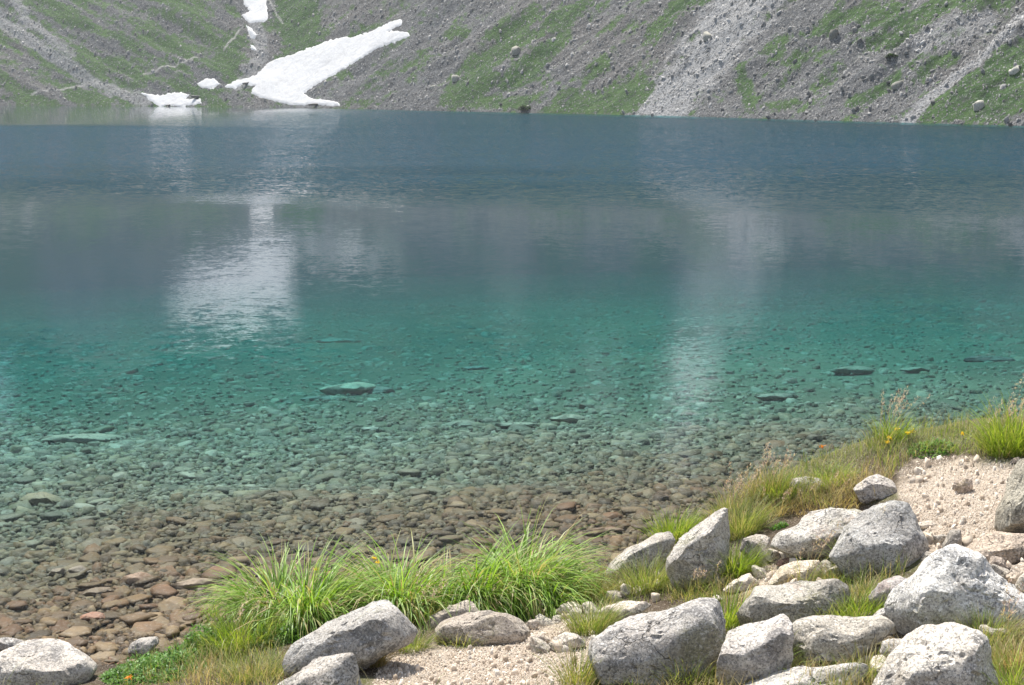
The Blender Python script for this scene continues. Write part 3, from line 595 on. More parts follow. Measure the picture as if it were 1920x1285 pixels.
B = [  # label, outline in photograph pixels, base row, options
 ('large pale boulder with sunlit top at the bottom left corner by the water', [(-50, 1255), (0, 1224), (30, 1211), (90, 1206), (130, 1214), (165, 1232), (184, 1250), (172, 1275), (120, 1310), (-50, 1320)], 1285, dict(top=(.05, .97, -.2, .5), tint=(1.12, 1.1, 1.08))),
 ('small low stone behind the large pale boulder at the left edge', [(-20, 1202), (10, 1196), (38, 1202), (48, 1213), (30, 1222), (-20, 1226)], 1226, dict(sub=4)),
 ('small pale rock standing alone at the water edge left of the green herbs', [(236, 1226), (244, 1208), (262, 1198), (293, 1196), (298, 1206), (284, 1220), (256, 1234)], 1232, dict(sub=4, tint=(.95, .95, .95))),
 ('big grey boulder with hump at its right end below the left sedge', [(540, 1262), (537, 1230), (553, 1202), (600, 1178), (660, 1150), (700, 1131), (728, 1126), (743, 1138), (765, 1160), (782, 1184), (768, 1206), (720, 1225), (690, 1250), (620, 1275)], 1262, dict(tint=(.86, .87, .88), top=(-.25, .9, -.3, .55))),
 ('grey boulder cut by the bottom edge in front of the humped grey boulder', [(515, 1290), (560, 1264), (590, 1240), (640, 1224), (664, 1221), (672, 1250), (684, 1310), (600, 1340), (500, 1330)], 1310, dict(tint=(.9, .88, .86), top=(-.1, .85, -.45, .6))),
 ('cream rock behind the long brownish boulder under the sedge', [(796, 1178), (810, 1154), (840, 1140), (876, 1125), (890, 1134), (903, 1153), (897, 1186), (830, 1192)], 1180, dict(sub=4, tint=(1.1, 1.03, .95), top=(-.2, .8, -.5, .6))),
 ('long brownish boulder with rounded back beside the gravel', [(812, 1186), (830, 1168), (870, 1154), (920, 1146), (950, 1149), (975, 1162), (994, 1185), (991, 1208), (960, 1216), (850, 1212)], 1208, dict(tint=(.84, .78, .72), top=(-.1, .95, -.2, .6))),
 ('small cream block at the right end of the long brownish boulder', [(984, 1174), (992, 1163), (1008, 1161), (1013, 1172), (1001, 1184)], 1182, dict(sub=4, tint=(1.15, 1.08, 1))),
 ('small tan stone on gravel right of the long brownish boulder', [(986, 1206), (995, 1192), (1015, 1190), (1032, 1200), (1020, 1212)], 1211, dict(sub=4, tint=(1.05, .95, .85))),
 ('whitish angular rock in the middle of the gravel left of the biggest grey boulder', [(1027, 1216), (1040, 1195), (1062, 1187), (1085, 1192), (1100, 1212), (1064, 1217), (1040, 1226)], 1222, dict(sub=4, tint=(1.25, 1.2, 1.13))),
 ('flat cream rock right of the tallest sedge', [(1042, 1148), (1052, 1134), (1075, 1129), (1096, 1138), (1092, 1154), (1060, 1160)], 1155, dict(sub=4, tint=(1.2, 1.12, 1.02))),
 ('long low cream rock with pointed left end above the biggest grey boulder', [(1118, 1150), (1135, 1137), (1170, 1130), (1210, 1126), (1222, 1135), (1195, 1152), (1160, 1170), (1143, 1166)], 1163, dict(sub=5, tint=(1.18, 1.1, 1.02), top=(-.1, .95, -.25, .5))),
 ('biggest grey speckled boulder at the bottom middle', [(1106, 1232), (1110, 1204), (1150, 1178), (1200, 1161), (1260, 1140), (1310, 1121), (1344, 1124), (1354, 1150), (1356, 1200), (1330, 1240), (1280, 1310), (1180, 1312), (1122, 1278)], 1296, dict(sub=5, tint=(.92, .92, .93), top=(-.22, .93, -.15, .66), front=(-.1, .1, -1, .7))),
 ('pale sloping rock at the water edge behind a grass tuft', [(1132, 1082), (1150, 1055), (1190, 1025), (1230, 1002), (1258, 997), (1265, 1012), (1240, 1055), (1190, 1090)], 1080, dict(sub=5, tint=(1, .98, .94), top=(-.5, .8, -.3, .5))),
 ('tall wedge boulder with bright sloping left edge', [(1249, 1046), (1270, 1020), (1310, 985), (1350, 955), (1363, 952), (1369, 985), (1367, 1020), (1357, 1062), (1332, 1098), (1290, 1110), (1260, 1098), (1249, 1070)], 1102, dict(sub=5, top=(-.62, .72, -.15, .55), front=(.1, .0, -1, .62), tint=(1.05, 1.04, 1.02), extra=[(.9, .2, -.35, .8)])),
 ('small grey rock between the tall wedge boulder and the long slab', [(1389, 1031), (1395, 1010), (1420, 1003), (1442, 1008), (1447, 1030), (1437, 1070), (1412, 1062)], 1062, dict(sub=4, tint=(1, .95, .9))),
 ('long slab boulder with pale upper face beside the dark earth ledge', [(1444, 1026), (1460, 1000), (1490, 990), (1520, 970), (1560, 954), (1610, 957), (1640, 970), (1632, 1012), (1590, 1055), (1530, 1054), (1490, 1046)], 1048, dict(sub=5, top=(-.25, .8, -.5, .5), tint=(.98, .97, .95))),
 ('broad grey slab boulder left of the upper gravel path', [(1556, 1044), (1590, 992), (1630, 960), (1680, 942), (1705, 944), (1722, 970), (1737, 1010), (1740, 1046), (1722, 1076), (1660, 1092), (1590, 1086)], 1078, dict(sub=5, top=(-.25, .72, -.6, .52), tint=(.86, .88, .9))),
 ('flat cream rock directly below the long slab boulder', [(1438, 1094), (1465, 1065), (1500, 1054), (1535, 1051), (1548, 1075), (1520, 1098), (1460, 1108)], 1100, dict(sub=5, tint=(1.25, 1.16, 1.02), top=(0, .85, -.5, .45))),
 ('small reddish stone in the crack under the long slab', [(1456, 1060), (1463, 1050), (1484, 1045), (1486, 1052), (1470, 1064)], 1062, dict(sub=3, tint=(.75, .52, .45))),
 ('cream stone with pointed top above the long tilted boulder', [(1354, 1108), (1375, 1090), (1405, 1076), (1422, 1091), (1408, 1114)], 1110, dict(sub=4, tint=(1.2, 1.12, 1))),
 ('long tilted boulder between grass tufts in the middle of the rocks', [(1381, 1152), (1395, 1125), (1420, 1105), (1470, 1100), (1530, 1090), (1565, 1084), (1590, 1100), (1594, 1124), (1560, 1158), (1480, 1178), (1396, 1184)], 1172, dict(sub=5, tint=(.85, .84, .8), top=(-.08, .93, -.3, .6))),
 ('pale boulder with knob on top beside the biggest grey boulder', [(1343, 1242), (1350, 1215), (1370, 1190), (1400, 1178), (1440, 1165), (1468, 1152), (1484, 1166), (1482, 1200), (1486, 1254), (1440, 1310), (1370, 1310), (1346, 1272)], 1300, dict(sub=5, tint=(1.08, 1.06, 1.06), top=(-.35, .85, -.35, .6))),
 ('wide pale boulder with flat top under the middle grass', [(1474, 1184), (1495, 1165), (1530, 1159), (1600, 1161), (1660, 1157), (1677, 1170), (1662, 1192), (1632, 1210), (1602, 1232), (1540, 1258), (1486, 1256)], 1250, dict(sub=5, tint=(1.02, 1.0, .94), top=(.05, .88, -.42, .55))),
 ('long white-topped slab cut by the bottom edge', [(1380, 1296), (1450, 1270), (1500, 1252), (1560, 1244), (1600, 1236), (1618, 1240), (1618, 1268), (1590, 1310), (1450, 1330), (1380, 1325)], 1312, dict(sub=5, tint=(1.12, 1.12, 1.12), top=(-.2, .9, -.3, .5))),
 ('big white boulder with grey shaded side at the right', [(1666, 1142), (1680, 1110), (1720, 1070), (1765, 1034), (1800, 1026), (1842, 1040), (1867, 1075), (1902, 1100), (1950, 1135), (1950, 1180), (1860, 1190), (1760, 1184), (1700, 1192), (1674, 1166)], 1186, dict(sub=5, tint=(1.28, 1.3, 1.32), top=(-.25, .75, -.5, .58), extra=[(.45, .4, -.8, .62)], rough=1.15)),
 ('grey rock tucked against the left side of the big white boulder', [(1630, 1122), (1650, 1095), (1690, 1082), (1704, 1090), (1690, 1120), (1668, 1144), (1640, 1140)], 1140, dict(sub=4, tint=(.95, .93, .95))),
 ('small pale rock wedged under the lower left of the big white boulder', [(1634, 1160), (1650, 1145), (1672, 1136), (1680, 1150), (1672, 1172), (1645, 1172)], 1170, dict(sub=4)),
 ('rounded white boulder at the bottom right corner area', [(1634, 1300), (1668, 1236), (1700, 1205), (1740, 1178), (1790, 1172), (1835, 1184), (1851, 1205), (1856, 1240), (1890, 1310), (1760, 1340), (1634, 1335)], 1325, dict(sub=5, tint=(1.28, 1.25, 1.2), top=(-.1, .88, -.35, .56), rough=1.2)),
 ('small white rock left of the rounded white boulder', [(1650, 1224), (1656, 1204), (1680, 1200), (1702, 1202), (1690, 1230), (1664, 1244)], 1240, dict(sub=4, tint=(1.15, 1.15, 1.15))),
 ('tan blocky rock beside the path behind the big white boulder', [(1806, 1046), (1835, 1015), (1870, 1000), (1950, 1000), (1950, 1052), (1895, 1064), (1845, 1064)], 1060, dict(sub=5, tint=(1.05, .92, .8), top=(-.2, .85, -.45, .5))),
 ('tan rock at the right edge above the big white boulder', [(1888, 1084), (1898, 1062), (1925, 1056), (1960, 1066), (1960, 1108), (1905, 1106)], 1104, dict(sub=4, tint=(1.1, .97, .85))),
 ('small brownish rock peeping from behind the big white boulder', [(1850, 1062), (1862, 1044), (1880, 1046), (1892, 1066), (1884, 1084), (1862, 1080)], 1080, dict(sub=4, tint=(.9, .8, .72))),
 ('tall dark weathered boulder cut by the right edge', [(1868, 992), (1875, 960), (1900, 918), (1925, 868), (1990, 850), (2010, 1010), (1930, 1018), (1880, 1008)], 1008, dict(sub=5, tint=(.72, .70, .62), top=(-.8, .5, -.2, .7))),
 ('lone angular pinkish stone on the upper gravel path', [(1786, 916), (1790, 904), (1806, 895), (1822, 899), (1826, 911), (1815, 926), (1797, 926)], 926, dict(sub=4, tint=(1.15, 1., .88), cat='stone')),
 ('flat pale stone on the gravel beside the broad grey slab', [(1720, 986), (1726, 979), (1748, 977), (1758, 983), (1750, 992), (1728, 993)], 991, dict(sub=4, tint=(1.2, 1.12, 1.02), cat='stone')),
 ('mossy-backed grey rock in grass on the bank crest', [(1480, 914), (1487, 898), (1510, 894), (1536, 898), (1554, 914), (1530, 926), (1492, 926)], 922, dict(sub=4, tint=(.95, .92, .92))),
 ('grey rock at the upper end of the grass ledge beside the path', [(1598, 918), (1620, 898), (1645, 889), (1671, 900), (1688, 928), (1660, 946), (1612, 942)], 938, dict(sub=5, tint=(1.0, .97, .95))),
 ('small brown stone at the far edge of the upper gravel path', [(1893, 869), (1899, 860), (1910, 858), (1917, 865), (1910, 871)], 870, dict(sub=3, tint=(.75, .68, .62), cat='stone')),
 ('grey rock half hidden behind the right end of the sedge', [(1034, 1092), (1044, 1056), (1060, 1044), (1076, 1060), (1084, 1092), (1060, 1106)], 1096, dict(sub=4, tint=(.85, .85, .85))),
]
for k, (lab, poly, base, kw) in enumerate(B):
    kw = dict(kw); nm = 'stone' if kw.get('cat') == 'stone' or 'stone' in lab.split()[:4] else 'boulder'
    o = boulder(nm, lab, poly, base, 100 + k * 7, **kw, group=G)
    if 'mossy-backed' in lab: MOSSY = o
SMALL = [o for o in COL.objects if o.name.split('.')[0] in ('boulder', 'stone') and o.get('group') == G and len(o.data.vertices) < 3000]
r = np.random.default_rng(44)                          # small rocks wedged between the big ones
for lab, pts in [('small rock wedged between the middle boulders and the grass', [(1425, 1082), (1400, 1070), (1452, 1048), (1560, 1078), (1345, 1125), (1548, 1072)]), ('small rock at the right edge below the upper gravel path', [(1760, 1018), (1785, 1030), (1745, 1062), (1878, 1094), (1922, 1112)]),
                 ('small rock in the gap beside the rounded white boulder', [(1632, 1240), (1650, 1262), (1612, 1228), (1865, 1196)]), ('small pale rock at the end of the lower gravel by the sedge', [(1022, 1170), (1045, 1166), (1078, 1160), (1108, 1150), (1012, 1222)]),
                 ('small rock in the earth hollow above the biggest grey boulder', [(1175, 1118), (1205, 1108), (1150, 1124)])]:
    for px, py in pts:
        o = SMALL[r.integers(len(SMALL))].copy(); COL.objects.link(o); P = hit([px], [py])[0]; dm = max(o.dimensions[:2]) if max(o.dimensions[:2]) > .01 else .2
        q = r.uniform(.10, .2) / dm; o.scale = (q, q, q); o.rotation_euler = (0, 0, r.uniform(0, 6.28)); o.location = P - np.array([0, 0, .025]); t3 = r.uniform(.85, 1.2); o.color = (t3 * 1.04, t3, t3 * .93, 1)
        o.name = 'small_rock'; o['label'] = lab; o['category'] = 'rock'; o['group'] = 'small rocks wedged between boulders'
GU = 'large stones under water'
def ell(cx, cy, a, b, tip=0): 
    q = np.linspace(0, 2 * np.pi, 11)[:-1]; rr = np.random.default_rng(int(cx + cy)).uniform(.78, 1.08, 10)
    return [(cx + a * rr[i] * math.cos(q[i]), cy + b * rr[i] * math.sin(q[i]) + tip * math.cos(q[i])) for i in range(10)]
U = [('wet red-brown stone breaking the surface at the left shallows', [(147, 1160), (152, 1150), (172, 1143), (190, 1146), (199, 1154), (188, 1163), (160, 1167)], 1166, (.46, .25, .16)),
     ('big olive boulder under water at the left edge of the green zone', [(30, 934), (48, 922), (78, 918), (105, 926), (122, 938), (80, 945), (45, 944)], 944, (.40, .34, .22)),
     ('long pale sunken slab at the left of the turquoise water', ell(158, 820, 84, 11), 830, (.45, .43, .33)),
     ('largest pale sunken slab in the middle of the turquoise water', ell(655, 725, 52, 15, -3), 738, (.55, .55, .42)),
     ('dark flat rock left below the largest sunken slab', ell(615, 742, 50, 7), 748, (.12, .12, .10)),
     ('dark sunken rock right of the largest sunken slab', ell(712, 725, 34, 11), 735, (.13, .12, .10)),
     ('dark long sunken rock near the right edge of the lake', ell(1857, 666, 54, 10, 3), 675, (.10, .09, .08)),
     ('sunken slab right of the bright streak', ell(1600, 692, 46, 10), 701, (.35, .36, .28)),
     ('small sunken slab left of the dark long sunken rock', ell(1716, 692, 30, 6), 698, (.35, .36, .28)),
     ('far dark sunken rock seen deepest on the left', ell(632, 634, 48, 6), 640, (.12, .12, .10)),
     ('thin dark sunken rock in the middle of the deep water', ell(890, 686, 26, 5), 691, (.14, .13, .11)),
     ('blunt sunken boulder in mid turquoise water', ell(866, 789, 36, 10), 798, (.33, .32, .25)),
     ('flat sunken slab right of the blunt sunken boulder', ell(967, 795, 44, 6), 801, (.24, .24, .19)),
     ('pale sunken boulder above the flat slabs', ell(1068, 782, 36, 8), 790, (.45, .44, .34)),
     ('small bright sunken stone below the largest slab', ell(694, 804, 20, 6), 810, (.55, .54, .45)),
     ('reddish slab under shallow water below the olive zone on the left', [(222, 1090), (232, 1075), (262, 1067), (290, 1078), (284, 1090), (245, 1096)], 1095, (.36, .25, .165)),
     ('wide flat brown slab under shallow water left of the sedge', [(318, 1104), (330, 1086), (380, 1078), (405, 1082), (392, 1102), (350, 1107)], 1106, (.36, .28, .19)),
     ('grey slab beside the dark wedge stone in left shallows', [(122, 1072), (130, 1062), (152, 1057), (172, 1068), (160, 1076), (135, 1078)], 1077, (.40, .33, .26)),
     ('dark wedge stone in the left shallows', [(88, 1076), (98, 1064), (118, 1062), (124, 1074), (108, 1080)], 1079, (.20, .16, .12)),
     ('brown slab with straight top edge at mid left shallows', [(146, 1112), (170, 1100), (206, 1097), (212, 1104), (180, 1116)], 1115, (.34, .26, .18)),
     ('bright flat slab under water beyond the right bank', ell(1455, 742, 44, 7), 749, (.40, .41, .33)),
     ('reddish stone in the shallows right of the tallest sedge', ell(1138, 992, 30, 6), 998, (.36, .25, .165))]
for k, (lab, poly, base, tint) in enumerate(U):
    tint = tuple((.6 if max(tint) > .3 else 1.2) * q for q in tint)
    boulder('sunken_stone', lab, poly, base, 700 + k * 5, depth=.9, sub=4, tint=tint, mat=M_wet, cat='stone', group=GU, top=(0, .9, -.4, .55), rough=.6, sink=.3)

# notable blocks on the far slope
for lab, cx, cy, s, tint in [('pale rounded block in green turf at the far right shore', 1836, 203, 2.1, .36), ('white flat block in green turf at the right edge of the far slope', 1903, 136, 2.0, .45), ('big rounded block left of the light stone chute', 1327, 80, 2.6, .30),
                             ('pale block low in the turf right of the snowfield', 855, 147, 2.3, .34), ('largest grey outcrop block in mid slope turf', 968, 103, 2.8, .26), ('brown angular block in scree below the right turf', 1683, 160, 2.4, .24), ('dark block above the right hand scree', 1561, 79, 2.2, .15), ('tan block on the scree at the foot of the mid turf', 812, 162, 1.8, .34)]:
    P, _ = mount_point(np.array([float(cx)]), np.array([float(cy)])); V1, f1 = slabs(1, 9, cx, .75)
    o = link('slope_block', mesh('slope_block', V1[0] * np.array([1.1, 1.1, 1]), f1, M_scree, np.ones((len(V1[0]), 3))), P[0] - np.array([0, 0, .2])); s *= .75; o.scale = (s, s, s * .9); o.color = (tint * 1.1, tint * 1.07, tint * .93, 1)
    o['label'] = lab; o['category'] = 'rock'; o['group'] = 'notable blocks on the far slope'

for lab, cx, cy, sx, sz in [('dark slab for the shaded gap under the edge of the low snow bank', 368, 182, 3.2, .5), ('dark slab for the shaded gap where the big snowfield meets the water', 592, 199.5, 3.6, .45), ('small dark slab for the shade at the foot of the low snow bank', 316, 197, 1.6, .4), ('dark slab for the shade at the left tip of the big snowfield', 462, 158, 2.4, .5)]:  # near-black slabs added as the shade in gaps under the snow edges
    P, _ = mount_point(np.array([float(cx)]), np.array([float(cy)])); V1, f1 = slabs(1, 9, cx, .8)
    o = link('snow_gap_shade', mesh('snow_gap_shade', V1[0], f1, M_wet, np.ones((len(V1[0]), 3))), P[0] + np.array([0, -.4, -.1])); o.scale = (sx, 1.6, sz); o.rotation_euler = (0, 0, .15); o.color = (.05, .05, .05, 1)
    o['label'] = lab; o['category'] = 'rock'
for lab, cx, cy, q in [('dark green shrub on the far shore below the mid turf', 985, 207, 1.5), ('low dark shrub in turf above the right hand scree', 1672, 116, .9)]:
    r = np.random.default_rng(cx); P, _ = mount_point(np.array([float(cx)]), np.array([float(cy)])); n = 420
    u_ = r.normal(size=(n, 3)); u_ /= np.linalg.norm(u_, axis=1)[:, None]; B0 = u_ * (q * r.uniform(.3, 1, n) ** .5)[:, None] * np.array([1, .8, .6]); B0[:, 2] = np.abs(B0[:, 2])
    hd = r.uniform(0, 6.28, n); k = r.uniform(.12, .3, n); h_ = np.stack([np.cos(hd), np.sin(hd), 0 * hd], 1) * k[:, None]; w_ = np.stack([-np.sin(hd), np.cos(hd), r.uniform(-.5, .8, n)], 1) * (k * .5)[:, None]
    V = np.stack([B0 - h_, B0 + w_, B0 + h_, B0 - w_], 1).reshape(-1, 3); Q = np.arange(n * 4).reshape(-1, 4); C = np.repeat(np.array([(.035, .07, .022), (.05, .10, .03), (.025, .05, .018)])[r.integers(0, 3, n)], 4, 0)
    o = link('shrub', mesh('shrub', V, Q, M_leaf, C), P[0], label=lab, cat='shrub', group='shrubs on the far slope')

# ------------------------------------------------------------------ gravel of the path
r = np.random.default_rng(21)
def in_polys(N, polys, r):
    out = []
    for P in polys:
        q = np.array(P, float); mn, mx = q.min(0), q.max(0); area = (mx - mn).prod(); out.append((P, mn, mx, area))
    tot = sum(o[3] for o in out); X, Y = [], []
    for P, mn, mx, a in out:
        n = int(N * a / tot); x = r.uniform(mn[0], mx[0], n); y = r.uniform(mn[1], mx[1], n); k = poly_sd(x, y, P) + 5 * r.normal(size=n) > 0; X.append(x[k]); Y.append(y[k])
    return np.concatenate(X), np.concatenate(Y)
px, py = in_polys(56000, [GRAVEL_R, GRAVEL_B, GRAVEL_M], r); k = py > 850; px, py = px[k], py[k]
P = hit(px, py); K = len(P); size = .008 + .026 * r.beta(.9, 6, K) + .035 * (r.uniform(0, 1, K) < .012)
GC = np.array([(.66, .575, .475), (.60, .50, .40), (.72, .65, .56), (.52, .43, .34), (.64, .54, .43), (.42, .34, .26)])
col = GC[r.integers(0, 6, K)] * r.uniform(.8, 1.12, (K, 1)); V, f = slabs(K, 5, 22, .55, False); yaw = r.uniform(0, 6.28, K); tilt = r.uniform(-.3, .3, (K, 2))
order = np.argsort(-size); rest, big = order[110:], order[:110]
W, Fc, C = place(V[rest], f, P[rest], size[rest], yaw[rest], tilt[rest], col[rest]); link('gravel', mesh('gravel', W, Fc, M_grav, C), kind='stuff', label='pinkish beige gravel of the trodden path')
protos = []
for k in range(8):
    V1, f1 = slabs(1, 7, 1700 + k, .6); protos.append(mesh('pebble', V1[0], f1, M_grav, np.ones((len(V1[0]), 3))))
for q in big:
    o = link('pebble', protos[q % 8], P[q]); s = size[q] * 1.05; o.scale = (s, s, s); o.rotation_euler = (0, 0, yaw[q]); o.color = (*col[q] * 1.1, 1)
    wd = 'large ' if size[q] > .055 else 'small '; wd += 'pale' if col[q].sum() > 1.5 else 'tan' if col[q].sum() > 1.15 else 'dark'
    o['label'] = wd + ' pebble on the upper gravel path at the right, ' + ('far end' if py[q] < 930 else 'near end') if px[q] > 1500 else wd + ' pebble on the gravel between boulders' if px[q] > 1250 else wd + ' pebble on the gravel at the bottom middle, ' + ('left part' if px[q] < 900 else 'right part')
    o['category'] = 'pebble'; o['group'] = 'larger pebbles on the gravel'

r = np.random.default_rng(31)                          # loose stones between the boulders
protos = []
for k in range(8):
    V1, f1 = slabs(1, 8, 2100 + k, .55); protos.append(mesh('loose_stone', V1[0], f1, M_grav, np.ones((len(V1[0]), 3))))
LOOSE = [('small loose stone between the middle boulders', [(1340, 1040), (1560, 1040), (1560, 1120), (1340, 1120)], 26), ('small loose stone on the gravel beside the long brownish boulder', [(930, 1150), (1120, 1130), (1110, 1230), (960, 1225)], 26),
         ('small loose stone at the right edge behind the big white boulder', [(1720, 1000), (1940, 1050), (1940, 1110), (1760, 1040)], 22), ('small loose stone in the bottom right rocks', [(1590, 1180), (1700, 1180), (1680, 1285), (1600, 1285)], 14),
         ('small loose stone below the hollow earth near the long low cream rock', [(1120, 1085), (1250, 1085), (1230, 1130), (1130, 1125)], 14), ('small loose stone along the edge of the upper gravel path', [(1690, 900), (1740, 860), (1900, 866), (1900, 890), (1750, 880), (1715, 980)], 9)]
for lab, poly, n in LOOSE:
    px, py = in_polys(n * 3, [poly], r); px, py = px[:n], py[:n]; P = hit(px, py)
    for p_ in P:
        o = link('loose_stone', protos[r.integers(8)], p_ - np.array([0, 0, .01])); q = r.uniform(.04, .13); o.scale = (q, q, q); o.rotation_euler = (r.uniform(-.3, .3), r.uniform(-.3, .3), r.uniform(0, 6.28)); c_ = GC[r.integers(0, 5)] * r.uniform(.7, 1.1); o.color = (*c_, 1)
        o['label'] = lab; o['category'] = 'stone'; o['group'] = 'loose stones among the boulders'

# ------------------------------------------------------------------ grass
def blades(B, head, L, lean, bend, wid, col, S=5, twist=None):
    """strips: base points B, horizontal heading, length, start lean and added bend (radians), width"""
    n = len(B); h = np.stack([np.cos(head), np.sin(head), 0 * head], 1); tw = head + np.pi / 2 + (twist if twist is not None else 0)
    sd = np.stack([np.cos(tw), np.sin(tw), 0 * head], 1); p = B.copy(); V = []
    for k in range(S + 1):
        s = k / S; wv = (wid * (1 - s ** 1.8) * (.55 + .9 * min(s, .5)))[:, None]
        V += [p - sd * wv / 2, p + sd * wv / 2]
        a = lean + bend * (s + .5 / S) ** 1.4; st = (L / S)[:, None]
        p = p + (h * np.sin(a)[:, None] + np.array([0, 0, 1.]) * np.cos(a)[:, None]) * st
    V = np.stack(V, 1); m = V.shape[1]; f = []
    for k in range(S): f.append([2 * k, 2 * k + 1, 2 * k + 3, 2 * k + 2])
    f = np.array(f); return V.reshape(-1, 3), (f[None] + (np.arange(n) * m)[:, None, None]).reshape(-1, 4), np.repeat(col, m, 0)
PAL = {'sedge': [(.19, .33, .03), (.25, .41, .05), (.32, .47, .11), (.09, .18, .02), (.34, .46, .16), (.40, .40, .16), (.15, .28, .03), (.21, .37, .04), (.38, .30, .15)], 'green': [(.14, .22, .03), (.20, .28, .05), (.28, .33, .08), (.34, .33, .13), (.38, .34, .18)],
       'bright': [(.21, .31, .03), (.28, .38, .04), (.16, .25, .03), (.36, .40, .09)], 'straw': [(.48, .38, .20), (.54, .45, .27), (.38, .30, .14), (.30, .30, .10), (.44, .32, .17)],
       'mixed': [(.20, .27, .05), (.28, .31, .08), (.44, .37, .19), (.36, .31, .14), (.15, .20, .04)], 'herb': [(.09, .21, .03), (.13, .28, .04), (.06, .14, .02), (.17, .31, .06)]}
def pick(pal, n, r): 
    p = np.array(PAL[pal]); return p[r.integers(0, len(p), n)] * r.uniform(.75, 1.2, (n, 1))
def tuft(name, label, px, py, rx, hp, n, pal, seed, wid=.0055, lean=.55, bend=.9, wind=0., wk=0., mat=None, group=None, cat='grass tuft', ry=None, seeds=0):
    r = np.random.default_rng(seed); c = hit([px], [py])[0]; k = (c - CAM) @ FW / F; rm = rx * k; L0 = hp * k * (1.55 if pal == 'sedge' else 1.25)
    q = np.sqrt(r.uniform(0, 1, n)); a = r.uniform(0, 6.2832, n); bx = c[0] + rm * q * np.cos(a); by = c[1] + (rm * .7 if ry is None else ry) * q * np.sin(a)
    Bp = np.stack([bx, by, gz(bx, by) - .02], 1)
    head = a + r.normal(0, .7, n); hx, hy = np.cos(head) + wk * math.cos(wind), np.sin(head) + wk * math.sin(wind); head = np.arctan2(hy, hx)
    L = L0 * r.uniform(.45, 1.2, n); le = np.abs(r.normal(0, 1, n)) * lean * .6 + lean * q * .6; be = bend * r.uniform(.3, 1.4, n)
    V, f, C = blades(Bp, head, L, le, be, wid * r.uniform(.6, 1.3, n), pick(pal, n, r), 6, r.normal(0, .5, n))
    o = link(name, mesh(name, V - c, f, mat or M_leaf, C, True), c, label=label, cat=cat, group=group or 'grass tufts between the boulders')
    if seeds:
        m = seeds; aa = r.uniform(0, 6.28, m); qq = np.sqrt(r.uniform(0, 1, m)); bx = c[0] + rm * qq * np.cos(aa); by = c[1] + rm * .6 * qq * np.sin(aa); Bp = np.stack([bx, by, gz(bx, by)], 1)
        he = np.full(m, wind) + r.normal(0, .8, m); L = L0 * r.uniform(.95, 1.5, m); le = r.uniform(.05, .3, m); be = r.uniform(.2, .8, m)
        V, f, C = blades(Bp, he, L, le, be, np.full(m, .0028), np.tile((.42, .33, .2), (m, 1)), 6)
        tip = V.reshape(m, -1, 3)[:, -2] ; mid = V.reshape(m, -1, 3)[:, -5]
        sp, sh, sl = [], [], []
        g = 26; t_ = r.uniform(0, 1.1, (m, g, 1)); pts = mid[:, None] * (1 - t_) + tip[:, None] * t_; pts = pts.reshape(-1, 3) + r.normal(0, .007, (m * g, 3)); K = len(pts)
        V2, f2, C2 = blades(pts, r.uniform(0, 6.28, K), np.full(K, .022), r.uniform(.2, 1.2, K), np.full(K, .5), np.full(K, .006), np.array([(.50, .38, .30), (.55, .46, .33), (.45, .30, .26)])[r.integers(0, 3, K)], 2)
        link('seed_stalks', mesh('seed_stalks', np.concatenate([V, V2]) - c, np.concatenate([f, f2 + len(V)]), M_leaf, np.concatenate([C, C2])), (0, 0, 0), o, label='pinkish dry seed heads on thin stalks')['kind'] = 'stuff'
    return o
SG = 'lush sedge clumps at the water edge'
for lab, px, py, rx, hp, n, wind, wk, sd in [
    ('lush sedge fanning left at the left end of the sedge row', 512, 1158, 30, 104, 760, 2.9, .9, 1), ('lush sedge leaning right behind the humped grey boulder', 590, 1165, 42, 118, 960, -.1, .9, 2), ('low glossy sedge blades bent over the humped boulder', 660, 1150, 34, 85, 560, -.15, 1.4, 3),
    ('upright drooping sedge in the middle of the row above the cream rock', 752, 1150, 38, 118, 880, -.5, .3, 4), ('short sedge between the middle and the tallest clump', 832, 1142, 30, 84, 520, -1.2, .4, 5), ('sedge with blades swept down right behind the long brownish boulder', 905, 1140, 38, 112, 950, -.5, 1.0, 6),
    ('tallest sedge clump with wispy tip at the right end of the row', 985, 1128, 42, 128, 1200, -.4, .5, 7), ('outer right sedge drooping toward the grey half hidden rock', 1035, 1135, 22, 88, 360, -.2, .5, 8)]:
    tuft('sedge_clump', lab, px, py, rx, hp, n, 'sedge', 300 + sd, .0135, .5, 2.75, wind, wk, M_sedge, SG, 'sedge', ry=.24)
